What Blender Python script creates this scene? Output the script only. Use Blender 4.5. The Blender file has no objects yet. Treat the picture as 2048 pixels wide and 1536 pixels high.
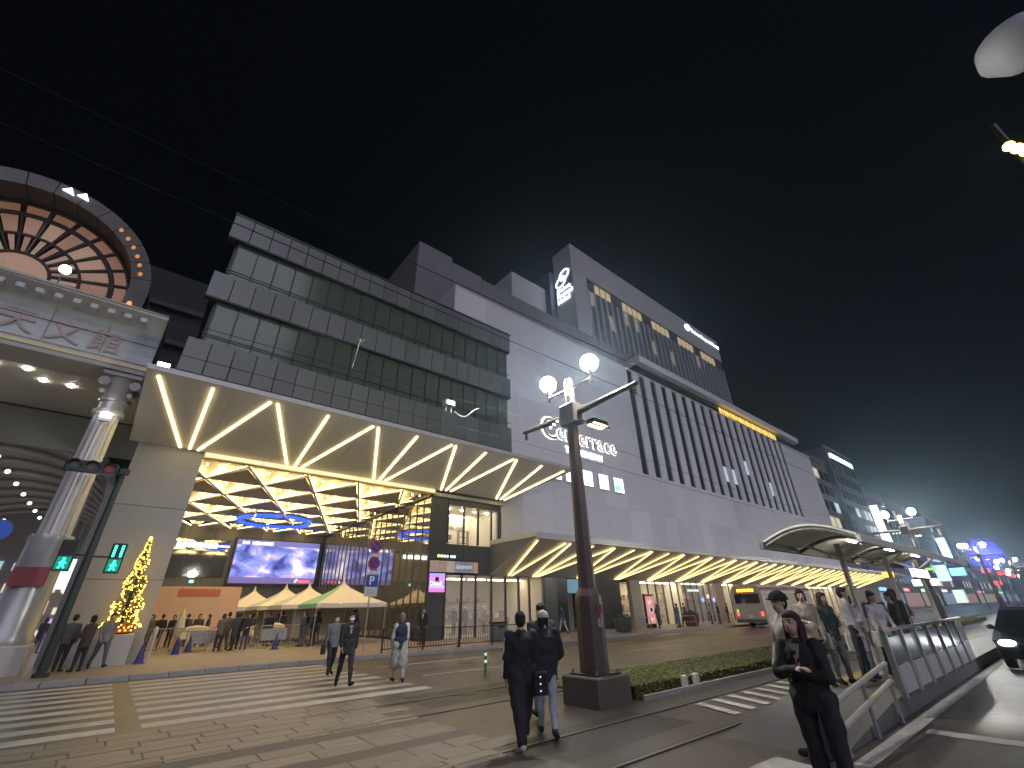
import bpy, bmesh, math, random
import numpy as np
from mathutils import Vector, Matrix, Euler
R = math.radians
random.seed(7)
SC = bpy.context.scene
COL = SC.collection

# ---------------------------------------------------------------- camera
cam = bpy.data.cameras.new('Camera'); camo = bpy.data.objects.new('Camera', cam); COL.objects.link(camo)
YAW, PITCH, ROLL = 0.699284, 0.482729, -0.0230574
cam.sensor_width = 36.0; cam.sensor_fit = 'HORIZONTAL'; cam.lens = 859.5035 / 2048 * 36
cam.clip_start = 0.05; cam.clip_end = 3000
f0 = Vector((math.sin(YAW), math.cos(YAW), 0)); r0 = Vector((math.cos(YAW), -math.sin(YAW), 0)); u0 = Vector((0, 0, 1))
fw = f0 * math.cos(PITCH) + u0 * math.sin(PITCH); up = -f0 * math.sin(PITCH) + u0 * math.cos(PITCH)
rt = r0 * math.cos(ROLL) + up * math.sin(ROLL); up2 = -r0 * math.sin(ROLL) + up * math.cos(ROLL)
camo.matrix_world = Matrix(((rt.x, up2.x, -fw.x, 0), (rt.y, up2.y, -fw.y, 0), (rt.z, up2.z, -fw.z, 1.72), (0, 0, 0, 1)))
SC.camera = camo

# ---------------------------------------------------------------- night sky, added fill sun for the glow of the town, exposure
W = bpy.data.worlds.new('World'); SC.world = W; W.use_nodes = True
wn = W.node_tree.nodes; wl = W.node_tree.links
bg = wn['Background']
sky = wn.new('ShaderNodeTexSky'); sky.sky_type = 'NISHITA'; sky.sun_disc = False
sky.sun_elevation = R(-4.6); sky.sun_rotation = R(90); sky.air_density = 1.6; sky.dust_density = 1.2
tint = wn.new('ShaderNodeVectorMath'); tint.operation = 'MULTIPLY'; tint.inputs[1].default_value = (.42, .54, .66)
wl.new(sky.outputs[0], tint.inputs[0]); wl.new(tint.outputs[0], bg.inputs[0]); bg.inputs[1].default_value = 0.15
sun = bpy.data.lights.new('Sun', 'SUN'); suno = bpy.data.objects.new('Sun', sun); COL.objects.link(suno)
sun.energy = 0.80; sun.angle = R(50); sun.color = (0.81, 0.79, 1.0)
suno.rotation_euler = Vector((0.30, 0.80, -0.52)).to_track_quat('-Z', 'Y').to_euler()
vs = SC.view_settings; vs.view_transform = 'Standard'; vs.look = 'None'; vs.exposure = 0.4; vs.gamma = 1.0; vs.use_curve_mapping = False
SC.cycles.use_denoising = True; SC.cycles.denoiser = 'OPENIMAGEDENOISE'
SC.cycles.max_bounces = 6; SC.cycles.diffuse_bounces = 3; SC.cycles.glossy_bounces = 3; SC.cycles.transmission_bounces = 4
SC.cycles.transparent_max_bounces = 8; SC.cycles.sample_clamp_indirect = 4.0; SC.cycles.use_light_tree = True
SC.cycles.caustics_reflective = False; SC.cycles.caustics_refractive = False; SC.cycles.use_adaptive_sampling = True; SC.cycles.adaptive_threshold = .02

# ---------------------------------------------------------------- materials
MATS = {}
def mat(name, col=(.5, .5, .5), rough=.6, metal=0., emit=None, es=0., noise=0., nscale=6., bump=0., spec=None, coat=0., alpha=None, trans=0.):
    if name in MATS: return MATS[name]
    m = bpy.data.materials.new(name); m.use_nodes = True; MATS[name] = m
    nt = m.node_tree; b = nt.nodes['Principled BSDF']
    b.inputs['Base Color'].default_value = (*col, 1); b.inputs['Roughness'].default_value = rough; b.inputs['Metallic'].default_value = metal
    if spec is not None: b.inputs['Specular IOR Level'].default_value = spec
    if coat: b.inputs['Coat Weight'].default_value = coat; b.inputs['Coat Roughness'].default_value = .08
    if emit: b.inputs['Emission Color'].default_value = (*emit, 1); b.inputs['Emission Strength'].default_value = es
    if alpha is not None: b.inputs['Alpha'].default_value = alpha
    if trans: b.inputs['Transmission Weight'].default_value = trans
    if noise or bump:
        tc = nt.nodes.new('ShaderNodeTexCoord'); nz = nt.nodes.new('ShaderNodeTexNoise'); nz.inputs['Scale'].default_value = nscale; nz.inputs['Detail'].default_value = 6; nz.inputs['Roughness'].default_value = .65
        nt.links.new(tc.outputs['Object'], nz.inputs['Vector'])
        if noise:
            n2 = nt.nodes.new('ShaderNodeTexNoise'); n2.inputs['Scale'].default_value = nscale * .13; n2.inputs['Detail'].default_value = 4
            nt.links.new(tc.outputs['Object'], n2.inputs['Vector'])
            ad = nt.nodes.new('ShaderNodeMath'); ad.operation = 'ADD'; nt.links.new(nz.outputs[0], ad.inputs[0]); nt.links.new(n2.outputs[0], ad.inputs[1])
            mr = nt.nodes.new('ShaderNodeMapRange'); mr.inputs[1].default_value = .6; mr.inputs[2].default_value = 1.4; mr.inputs[3].default_value = 1 - noise; mr.inputs[4].default_value = 1 + noise
            nt.links.new(ad.outputs[0], mr.inputs[0])
            mx = nt.nodes.new('ShaderNodeVectorMath'); mx.operation = 'SCALE'; mx.inputs[0].default_value = col; nt.links.new(mr.outputs[0], mx.inputs['Scale'])
            nt.links.new(mx.outputs[0], b.inputs['Base Color'])
            r2 = nt.nodes.new('ShaderNodeMapRange'); r2.inputs[1].default_value = .6; r2.inputs[2].default_value = 1.4; r2.inputs[3].default_value = max(.02, rough - .12); r2.inputs[4].default_value = min(1, rough + .12)
            nt.links.new(ad.outputs[0], r2.inputs[0]); nt.links.new(r2.outputs[0], b.inputs['Roughness'])
        if bump:
            bp = nt.nodes.new('ShaderNodeBump'); bp.inputs['Strength'].default_value = bump; bp.inputs['Distance'].default_value = .02
            nt.links.new(nz.outputs[0], bp.inputs['Height']); nt.links.new(bp.outputs[0], b.inputs['Normal'])
    return m
def glow(name, col, s):
    return mat(name, (.02, .02, .02), .5, emit=col, es=s)

# ---------------------------------------------------------------- mesh helpers
class MB:
    def __init__(s): s.v = []; s.f = []; s.m = []; s.mi = 0
    def add(s, vs, fs):
        o = len(s.v); s.v += [tuple(p) for p in vs]; s.f += [tuple(o + i for i in f) for f in fs]; s.m += [s.mi] * len(fs); return s
    def box(s, x0, x1, y0, y1, z0, z1):
        return s.add([(x0, y0, z0), (x1, y0, z0), (x1, y1, z0), (x0, y1, z0), (x0, y0, z1), (x1, y0, z1), (x1, y1, z1), (x0, y1, z1)],
                     [(0, 3, 2, 1), (4, 5, 6, 7), (0, 1, 5, 4), (1, 2, 6, 5), (2, 3, 7, 6), (3, 0, 4, 7)])
    def cbox(s, x0, x1, y0, y1, z0, z1, c=.01):
        # box with chamfered vertical edges and top
        p = [(x0 + c, y0), (x1 - c, y0), (x1, y0 + c), (x1, y1 - c), (x1 - c, y1), (x0 + c, y1), (x0, y1 - c), (x0, y0 + c)]
        q = [(x0 + 2 * c, y0 + c), (x1 - 2 * c, y0 + c), (x1 - c, y0 + 2 * c), (x1 - c, y1 - 2 * c), (x1 - 2 * c, y1 - c), (x0 + 2 * c, y1 - c), (x0 + c, y1 - 2 * c), (x0 + c, y0 + 2 * c)]
        v = [(a, b, z0) for a, b in p] + [(a, b, z1 - c) for a, b in p] + [(a, b, z1) for a, b in q]
        f = [tuple(range(7, -1, -1)), tuple(range(16, 24))]
        for i in range(8):
            j = (i + 1) % 8; f += [(i, j, 8 + j, 8 + i), (8 + i, 8 + j, 16 + j, 16 + i)]
        return s.add(v, f)
    def prism(s, poly, axis, a, b):
        # poly: 2d points; axis x: (y,z), y: (x,z), z: (x,y)
        n = len(poly)
        def P(p, t): return {'x': (t, p[0], p[1]), 'y': (p[0], t, p[1]), 'z': (p[0], p[1], t)}[axis]
        v = [P(p, a) for p in poly] + [P(p, b) for p in poly]
        f = [tuple(range(n)), tuple(range(2 * n - 1, n - 1, -1))] + [(i, i + n, (i + 1) % n + n, (i + 1) % n) for i in range(n)]
        return s.add(v, f)
    def tube(s, p0, p1, r0, r1=None, n=10, cap=True):
        r1 = r0 if r1 is None else r1; p0 = Vector(p0); p1 = Vector(p1); d = (p1 - p0)
        if d.length < 1e-6: return s
        q = d.to_track_quat('Z', 'Y'); v = []
        for p, r in ((p0, r0), (p1, r1)):
            for i in range(n):
                a = 2 * math.pi * i / n; v.append(p + q @ Vector((r * math.cos(a), r * math.sin(a), 0)))
        f = [(i, (i + 1) % n, (i + 1) % n + n, i + n) for i in range(n)]
        if cap: f += [tuple(range(n - 1, -1, -1)), tuple(range(n, 2 * n))]
        return s.add(v, f)
    def path(s, pts, r, n=6):
        for a, b in zip(pts, pts[1:]): s.tube(a, b, r, r, n)
        return s
    def lathe(s, prof, c=(0, 0, 0), n=16, axis='z'):
        v = []; f = []
        for r, z in prof:
            for i in range(n):
                a = 2 * math.pi * i / n
                if axis == 'z': v.append((c[0] + r * math.cos(a), c[1] + r * math.sin(a), c[2] + z))
                elif axis == 'y': v.append((c[0] + r * math.cos(a), c[1] + z, c[2] + r * math.sin(a)))
                else: v.append((c[0] + z, c[1] + r * math.cos(a), c[2] + r * math.sin(a)))
        k = len(prof)
        for j in range(k - 1):
            for i in range(n): f.append((j * n + i, j * n + (i + 1) % n, (j + 1) * n + (i + 1) % n, (j + 1) * n + i))
        f.append(tuple(range(n - 1, -1, -1))); f.append(tuple(range((k - 1) * n, k * n)))
        return s.add(v, f)
    def ball(s, c, r, sc=(1, 1, 1), n=12, m=8, rot=None):
        v = []; f = []
        for j in range(1, m):
            t = math.pi * j / m
            for i in range(n):
                a = 2 * math.pi * i / n; v.append(Vector((r * sc[0] * math.sin(t) * math.cos(a), r * sc[1] * math.sin(t) * math.sin(a), r * sc[2] * math.cos(t))))
        v.append(Vector((0, 0, r * sc[2]))); v.append(Vector((0, 0, -r * sc[2])))
        if rot: v = [rot @ p for p in v]
        v = [Vector(c) + p for p in v]; T = len(v) - 2
        for j in range(m - 2):
            for i in range(n): f.append((j * n + i, (j + 1) * n + i, (j + 1) * n + (i + 1) % n, j * n + (i + 1) % n))
        for i in range(n): f.append((T, i, (i + 1) % n)); f.append((T + 1, (m - 2) * n + (i + 1) % n, (m - 2) * n + i))
        return s.add(v, f)
    def quad(s, *p): return s.add(p, [tuple(range(len(p)))])
    def slab(s, pts, t):
        # thick sheet from a planar polygon, thickness along its normal
        P = [Vector(p) for p in pts]; nrm = (P[1] - P[0]).cross(P[2] - P[0]).normalized() * t; n = len(P)
        v = P + [p + nrm for p in P]
        return s.add(v, [tuple(range(n - 1, -1, -1)), tuple(range(n, 2 * n))] + [(i, (i + 1) % n, (i + 1) % n + n, i + n) for i in range(n)])
    def mesh(s, name, mats, smooth=False):
        me = bpy.data.meshes.new(name); me.from_pydata(s.v, [], s.f)
        for m in (mats if isinstance(mats, (list, tuple)) else [mats]): me.materials.append(m)
        if isinstance(mats, (list, tuple)): me.polygons.foreach_set('material_index', s.m)
        if smooth:
            me.polygons.foreach_set('use_smooth', [True] * len(me.polygons))
            if smooth != 'all':
                try: me.set_sharp_from_angle(angle=R(40))
                except Exception: pass
        me.update(); return me
    def build(s, name, mats, parent=None, smooth=False):
        return link(name, s.mesh(name, mats, smooth), parent)
def link(name, data, parent=None, loc=None):
    o = bpy.data.objects.new(name, data); COL.objects.link(o)
    if parent is not None:
        o.parent = parent
        if loc is None: o.matrix_parent_inverse = Matrix.Translation(-Vector(parent.get('_b', (0, 0, 0))))
    if loc is not None: o.location = loc
    return o
def tag(o, label=None, cat=None, group=None, kind=None):
    if label: o['label'] = label
    if cat: o['category'] = cat
    if group: o['group'] = group
    if kind: o['kind'] = kind
    return o
def thing(name, label, cat, base=(0, 0, 0), group=None):
    o = bpy.data.objects.new(name, None); COL.objects.link(o); o.location = base; o.empty_display_size = .2
    o['_b'] = tuple(float(c) for c in base)
    return tag(o, label, cat, group)
def copy_tree(o, parent=None):
    c = o.copy(); COL.objects.link(c); c.parent = parent
    for ch in o.children: copy_tree(ch, c)
    return c
def bx(name, m, parent, *b): return MB().box(*b).build(name, m, parent)
def text(name, s, size, m, parent, origin, right, upv, extrude=.02, align='LEFT', bold=0.):
    cu = bpy.data.curves.new('txt', 'FONT'); cu.body = s; cu.size = size; cu.extrude = extrude; cu.align_x = align; cu.offset = bold; cu.resolution_u = 3
    t = bpy.data.objects.new('txt', cu); COL.objects.link(t); bpy.context.view_layer.update()
    me = bpy.data.meshes.new_from_object(t.evaluated_get(bpy.context.evaluated_depsgraph_get()))
    bpy.data.objects.remove(t); bpy.data.curves.remove(cu)
    r = Vector(right).normalized(); u = Vector(upv).normalized(); n = r.cross(u)
    M = Matrix(((r.x, u.x, n.x, origin[0]), (r.y, u.y, n.y, origin[1]), (r.z, u.z, n.z, origin[2]), (0, 0, 0, 1)))
    me.transform(M); me.materials.clear(); me.materials.append(m)
    return link(name, me, parent)

# shared materials
CONC = mat('concrete', (.30, .30, .29), .75, noise=.18, nscale=3)
DARKMET = mat('dark metal', (.045, .045, .045), .4, .6)
BLACK = mat('black paint', (.02, .02, .022), .45)
STEEL = mat('steel', (.55, .56, .57), .28, .9)
WHITEP = mat('white paint', (.74, .73, .70), .6, noise=.06, nscale=5)
WARM = glow('warm led', (1.0, .72, .29), 7.0); WARM2 = glow('canopy led', (1.0, .68, .25), 4.2)
WARMDIM = glow('warm led trough', (1.0, .72, .36), 1.15)
# ================================================================ ground
ASPH = mat('asphalt', (.078, .069, .056), .40, noise=.5, nscale=5, bump=.45)
PAINT = mat('road paint', (.46, .45, .41), .6, noise=.42, nscale=5, bump=.15)
GRANITE = mat('granite kerb', (.30, .29, .27), .7, noise=.2, nscale=12)
def brickmat(name, c1, c2, mortar, scale, bw, rh, rough=.6):
    m = bpy.data.materials.new(name); m.use_nodes = True; nt = m.node_tree; b = nt.nodes['Principled BSDF']
    tc = nt.nodes.new('ShaderNodeTexCoord'); br = nt.nodes.new('ShaderNodeTexBrick'); nz = nt.nodes.new('ShaderNodeTexNoise'); nz.inputs['Scale'].default_value = .7; nz.inputs['Detail'].default_value = 6
    br.inputs['Scale'].default_value = scale; br.inputs['Brick Width'].default_value = bw; br.inputs['Row Height'].default_value = rh; br.inputs['Mortar Size'].default_value = .008
    br.inputs['Color1'].default_value = (*c1, 1); br.inputs['Color2'].default_value = (*c2, 1); br.inputs['Mortar'].default_value = (*mortar, 1)
    nt.links.new(tc.outputs['Object'], br.inputs['Vector']); nt.links.new(tc.outputs['Object'], nz.inputs['Vector'])
    mx = nt.nodes.new('ShaderNodeMix'); mx.data_type = 'RGBA'; mx.blend_type = 'MULTIPLY'; mx.inputs[0].default_value = .55
    nt.links.new(br.outputs[0], mx.inputs[6]); nt.links.new(nz.outputs[1], mx.inputs[7]); nt.links.new(mx.outputs[2], b.inputs['Base Color'])
    bp = nt.nodes.new('ShaderNodeBump'); bp.inputs['Strength'].default_value = .3; bp.inputs['Distance'].default_value = .01; nt.links.new(br.outputs[0], bp.inputs['Height']); nt.links.new(bp.outputs[0], b.inputs['Normal'])
    b.inputs['Roughness'].default_value = rough; return m
PAVE = brickmat('sidewalk paving', (.40, .34, .27), (.34, .29, .24), (.2, .18, .15), 1.0, .4, .2, .5)
tag(MB().quad((-400, -300, -.06), (900, -300, -.06), (900, 500, -.06), (-400, 500, -.06)).build('ground', ASPH), kind='structure')
road = tag(MB().box(-120, 420, -11, 20.0, -.05, 0).build('road', ASPH), kind='structure')
side = tag(MB().box(-120, 420, 20.18, 70, -.05, .15).build('sidewalk', PAVE), kind='structure')
ks = MB().cbox(0, .985, 0, .175, -.04, .155, .02).mesh('kerb_stone', GRANITE)
for i in range(46): link('kerb_stone', ks, side, (-6 + i * 1.0, 20.0, 0))
bx('kerb_run', GRANITE, side, 40, 420, 20.0, 20.178, -.04, .152); bx('kerb_run', GRANITE, side, -120, -6, 20.0, 20.178, -.04, .152)
nside = tag(MB().box(-120, 420, -16, -11, -.05, .15).build('pavement', PAVE), kind='structure')

# crosswalk bars, lane dashes, edge and stop lines: sheets 4 mm above the asphalt
def paint(x0, x1, y0, y1, name): return MB().box(x0, x1, y0, y1, .001, .005).build(name, PAINT, road)
for k in range(9):
    y = 11.45 + .95 * k
    paint(.98, 6.82 - .02 * k, y, y + .46, 'crosswalk_bar'); paint(-7.0, .62, y, y + .46, 'crosswalk_bar')
for x in range(8):
    paint(7.7 + 10 * x, 12.7 + 10 * x, 16.93, 17.07, 'lane_dash'); paint(7.8 + 10 * x, 12.8 + 10 * x, 13.68, 13.82, 'lane_dash')
MB().quad((5.6, 2.36, .005), (140, 3.0, .005), (140, 3.2, .005), (5.6, 2.56, .005)).build('edge_line', PAINT, road)
MB().quad((9.62, -6, .0051), (9.95, -6, .0051), (9.95, 2.30, .0051), (9.62, 2.30, .0051)).build('stop_line', PAINT, road)
MB().quad((6.25, 2.72, .005), (6.9, 2.72, .005), (7.0, 3.3, .005), (6.35, 3.35, .005)).build('painted_nose', PAINT, road)
for x in range(10): paint(12 + 12 * x, 17 + 12 * x, -2.1, -1.95, 'lane_dash')

# repair patches and iron covers in the road
PATCH = [mat('asphalt patch', (.048, .046, .042), .5, noise=.3, nscale=9, bump=.4), mat('asphalt patch pale', (.088, .083, .074), .5, noise=.3, nscale=9, bump=.4)]
for i, P_ in enumerate((((5.4, 9.2), (9.6, 9.35), (9.5, 11.0), (5.6, 10.8)), ((8.2, 14.4), (15.5, 14.5), (15.4, 15.3), (8.3, 15.2)), ((20, 16.2), (31, 16.3), (31, 18.6), (20.2, 18.5)), ((11, -3.2), (24, -3.0), (24, 1.2), (11.2, 1.0)), ((5.0, 4.9), (8.0, 5.0), (7.9, 6.3), (5.1, 6.2)))):
    MB().add([(a, b, .0025) for a, b in P_], [(0, 1, 2, 3)]).build('repair_patch', PATCH[i % 2], road)
for x, y in ((10.6, 15.6), (6.9, 10.2), (16.5, 18.2), (13.5, .2)): MB().lathe([(.33, 0), (.33, .006), (.30, .009)], (x, y, .002), 24).build('iron_cover', mat('cast iron', (.07, .065, .06), .45, .7, noise=.3, nscale=30, bump=.8), road)

# tram track bed with stone setts, rails
bed = tag(MB().box(-60, 4.9, 4.0, 11.15, .0005, .006).build('tram_track_bed', mat('sett joint', (.125, .11, .094), .7, noise=.2, nscale=20)), kind='structure')
SETT = [mat('sett ' + str(i), c, .52, noise=.16, nscale=8, bump=.25) for i, c in enumerate([(.205, .178, .15), (.19, .165, .14), (.22, .193, .165), (.2, .173, .147)])]
sm = [[MB().cbox(0, w, 0, .40, -.012, .012, .008).mesh('paving_slab', m) for m in SETT] for w in (.78, .58)]
rows = [11.15 - .42 * (j + 1) for j in range(13)]
cnt = 0
for j, y in enumerate(rows):
    x = -1.5 + (j % 2) * .4 - (.3 if j % 3 == 0 else 0); lim = 4.75 - random.random() * .4
    if 8.05 < y + .2 < 8.5 or 6.95 < y + .2 < 7.3: lim = -9
    while x < lim and cnt < 290:
        w = 0 if random.random() < .65 else 1
        o = link('paving_slab', random.choice(sm[w]), bed, (x, y, .001 + random.uniform(-.002, .003))); cnt += 1
        x += (.8, .6)[w]
RAIL = mat('rail steel', (.20, .19, .175), .4, .7)
for y in (4.42, 5.86, 8.75, 10.19):
    bx('rail', RAIL, bed, -60, 140, y - .03, y + .03, .002, .018); bx('rail_groove', BLACK, bed, -60, 140, y + .032, y + .075, .002, .0145)
turf = mat('turf', (.13, .14, .04), .9, noise=.35, nscale=24, bump=.8)
tv = tag(MB().box(8.9, 120, 8.95, 9.6, .001, .045).build('turf_strip', turf), 'narrow strip of mown turf behind the low median hedge', 'turf', kind='stuff')
# diagonal hatch painted beside the hedge
for i in range(9):
    x = 8.9 + i * .62
    MB().quad((x, 4.75, .012), (x + .24, 4.75, .012), (x + .62, 5.72, .012), (x + .38, 5.72, .012)).build('hatch_bar', PAINT, road)

# median planter hedge (leafy top, many small leaves)
hed = thing('median_hedge', 'low clipped green hedge running along the tram median behind the pole', 'hedge', (8.9, 7, 0))
LEAF = [mat('hedge leaf ' + str(i), c, .7) for i, c in enumerate([(.22, .22, .06), (.18, .19, .045), (.26, .25, .075)])]
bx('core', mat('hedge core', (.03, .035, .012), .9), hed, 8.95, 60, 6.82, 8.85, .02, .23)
mb = MB(); rr = random.Random(3)
for i in range(21000):
    x = 8.9 + 51 * rr.random() ** 2.0; side_ = rr.random()
    if side_ < .45: y = 6.79 + rr.random() * .04; z = .02 + rr.random() * .24
    else: y = 6.8 + rr.random() * 2.07; z = .225 + rr.random() * .05
    s = .018 + .018 * rr.random() + (x - 8.9) * .0009; a = rr.random() * 6.28; t = rr.uniform(-.7, .7)
    if side_ >= .45: t *= .35; s *= 1.25
    d = Vector((math.cos(a), math.sin(a), t)).normalized() * s; e = Vector((-math.sin(a), math.cos(a), rr.uniform(-.5, .5) * (.35 if side_ >= .45 else 1))) * s * .6
    c = Vector((x, y, z)); mb.mi = rr.randrange(3)
    mb.quad(c - d, c + e, c + d, c - e)
tag(mb.build('leaves', LEAF, hed), kind='stuff')
hs = mat('concrete marker', (.5, .48, .4), .7)
for x in (10.55, 11.05): MB().cbox(x, x + .16, 6.66, 6.775, 0, .29, .02).build('marker_post', hs, hed)
for i in range(24): MB().cbox(8.9 + i * 1.5, 10.38 + i * 1.5, 6.60, 6.655, -.02, .10, .01).build('edging_stone', GRANITE, hed)

# ================================================================ tram stop platform with ramp
plat = tag(MB().prism([(7.4, .0), (10.3, .26), (70, .26), (70, -.04), (7.4, -.04)], 'y', 2.72, 4.25).build('platform', mat('platform concrete', (.16, .155, .15), .5, noise=.25, nscale=5, bump=.2)), kind='structure')
for i in range(40): bx('tactile_tile', mat('tactile yellow', (.35, .27, .06), .6, noise=.2, nscale=20), plat, 10.4 + i * .5, 10.88 + i * .5, 3.85, 4.13, .258, .268)
# ================================================================ dark glass block on its overhang
LOUV = [mat('frosted panel ' + str(i), c, .35, .15, noise=.12, nscale=1.2) for i, c in enumerate([(.13, .14, .134), (.118, .127, .122), (.142, .152, .145)])]
DGLASS = mat('dark green glass', (.085, .105, .08), .12, .2)
blk = thing('glass_office_block', 'dark glass office block with three frosted grey bands above the lit soffit', 'building', (8, 22, 10.3))
bx('core', mat('core dark', (.05, .052, .05), .5), blk, -.35, 16.5, 20.35, 33, 10.42, 19.15)
bands = [(10.55, 12.1), (14.35, 15.7), (17.93, 19.3)]; glz = [(12.14, 14.31), (15.74, 17.89)]
NP = 20; w = 17.45 / NP
for bi, (z0, z1) in enumerate(bands):
    meshes = [MB().cbox(0, w - .03, 0, .10, z0, z1, .008).mesh('frosted_panel', m) for m in LOUV]
    for i in range(NP):
        o = link('frosted_panel', random.choice(meshes), blk); o.location = (0, 0, 0)
        o.matrix_parent_inverse = Matrix.Translation(Vector((-.75 + i * w, 19.98 + random.uniform(-.004, .004), 0)) - Vector(blk['_b']))
    bx('band_sill', DARKMET, blk, -.75, 16.7, 20.0, 20.34, z0 - .07, z0 - .005)
for z0, z1 in glz:
    me = MB().box(0, w - .04, 0, .03, z0, z1).mesh('glass_pane', DGLASS)
    for i in range(NP - 1):
        o = link('glass_pane', me, blk); o.matrix_parent_inverse = Matrix.Translation(Vector((-.2 + i * w * 1.015, 20.25, 0)) - Vector(blk['_b']))
        bx('mullion', DARKMET, blk, -.2 + i * w * 1.015 - .05, -.2 + i * w * 1.015 - .002, 20.16, 20.30, z0, z1)
    bx('rail', DARKMET, blk, -.4, 16.7, 20.12, 20.16, z0 + .35, z0 + .40)
bx('coping', DARKMET, blk, -.8, 16.75, 19.95, 33, 19.31, 19.42)
for i in range(9): bx('parapet_lattice', mat('lattice grey', (.35, .35, .36), .5, .4), blk, 12.6 + i * .45, 12.95 + i * .45, 20.3, 20.34, 19.43, 19.62)
for x in (4.2, 8.9, 11.5): MB().cbox(x, x + .9, 22, 23, 19.43, 19.43 + .5 + .1 * (x % 2), .05).build('roof_unit', mat('roof unit', (.3, .3, .28), .6), blk)

# sloped soffit: front edge Y 20 z 10.28, back edge Y 25.55 z 8.98
SOFF = mat('soffit panel', (.58, .58, .55), .42, noise=.05, nscale=2)
def sz(y): return 10.28 - (y - 20.0) * (1.30 / 5.55)
sof = thing('plaza_soffit', 'wide sloping grey soffit crossed by a zigzag of warm light strips', 'soffit', (8, 23, 9.6))
# panels of the soffit, joints between them
edges = [-1.6, 1.4, 4.4, 7.4, 10.4, 13.4, 16.4, 19.1]
for a, b in zip(edges, edges[1:]):
    MB().slab([(a + .006, 20.0, sz(20)), (b - .006, 20.0, sz(20)), (b - .006, 25.55, sz(25.55)), (a + .006, 25.55, sz(25.55))], .06).build('soffit_panel', SOFF, sof)
MB().slab([(19.106, 20.0, sz(20)), (22.3, 20.0, sz(20)), (20.7, 25.55, sz(25.55)), (19.106, 25.55, sz(25.55))], .06).build('soffit_panel', SOFF, sof)
FASC = mat('fascia', (.45, .45, .45), .4, .2)
MB().slab([(-1.6, 19.93, 10.26), (22.35, 19.93, 10.26), (22.35, 19.93, 10.47), (-1.6, 19.93, 10.47)], -.05).build('fascia', FASC, sof)
MB().prism([(16.75, 20.0), (22.3, 20.0), (20.7, 25.9), (16.75, 25.9)], 'z', 10.38, 10.5).build('deck', FASC, sof)
MB().prism([(-1.6, 20.0), (-.8, 20.0), (-.8, 26.2), (-1.6, 26.2)], 'z', 10.36, 10.5).build('deck', FASC, sof)
MB().slab([(22.3, 19.99, 10.3), (20.7, 25.6, 9.05), (20.7, 25.6, 10.37), (22.3, 19.99, 10.37)], .03).build('cheek', FASC, sof)
FR = [-1.2, .65, 2.87, 3.15, 5.42, 7.7, 7.97, 10.2, 12.45, 12.7, 14.85, 17.05, 17.3, 19.5, 21.6]
BK = [.33, .70, 1.05, 5.14, 5.56, 5.93, 10.12, 10.5, 10.88, 14.9, 15.27, 15.65, 19.62, 20.0, 20.36]
CHAN = mat('led channel', (.6, .58, .5), .4, .5)
for a, b in zip(FR, BK):
    p = Vector((a, 20.28, sz(20.28) - .045)); q = Vector((b, 25.42, sz(25.42) - .045)); d = (q - p).normalized(); sd = d.cross(Vector((0, .228, 1))).normalized() * .052
    up_ = Vector((0, .228, 1)).normalized()
    st = MB().slab([p - sd + up_ * .012, q - sd + up_ * .012, q + sd + up_ * .012, p + sd + up_ * .012], .02).build('light_strip', WARM, sof)
    MB().slab([p - sd * 1.5 + up_ * .047, q - sd * 1.5 + up_ * .047, q + sd * 1.5 + up_ * .047, p + sd * 1.5 + up_ * .047], .012).build('channel', CHAN, st)
# warm trough beam along the back of the soffit
TR = mat('trough cream', (.78, .70, .52), .5)
tb = bx('trough_beam', TR, sof, 1.35, 14.6, 25.60, 25.95, 8.72, 9.22)
for i in range(5): MB().box(1.42 + i * 2.63, 4.0 + i * 2.63, 25.575, 25.598, 8.73, 9.18).build('trough_lens', WARMDIM, tb)
MB().box(1.36, 14.6, 25.3, 25.59, 8.64, 8.70).build('trough_lip', TR, tb)

# left pier of the plaza
PIER = mat('pier panel', (.33, .34, .34), .5, noise=.06, nscale=1.5)
pier = thing('plaza_pier', 'tall plain grey pier wall at the arcade side of the plaza', 'wall', (.1, 30, .15))
for i in range(3):
    MB().cbox(-1.25, 1.36, 25.7, 26.9, .15 + i * 3.02, 3.15 + i * 3.02, .015).build('panel', PIER, pier)
for j in range(7):
    for i in range(3): MB().cbox(.9, 1.36, 26.92 + j * 3.0, 29.9 + j * 3.0, .15 + i * 3.02, 3.15 + i * 3.02, .01).build('panel', PIER, pier)
MB().box(1.362, 1.42, 26.0, 47, 8.86, 8.96).build('edge_light', glow('edge warm', (1, .66, .25), 2.2), pier)

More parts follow.
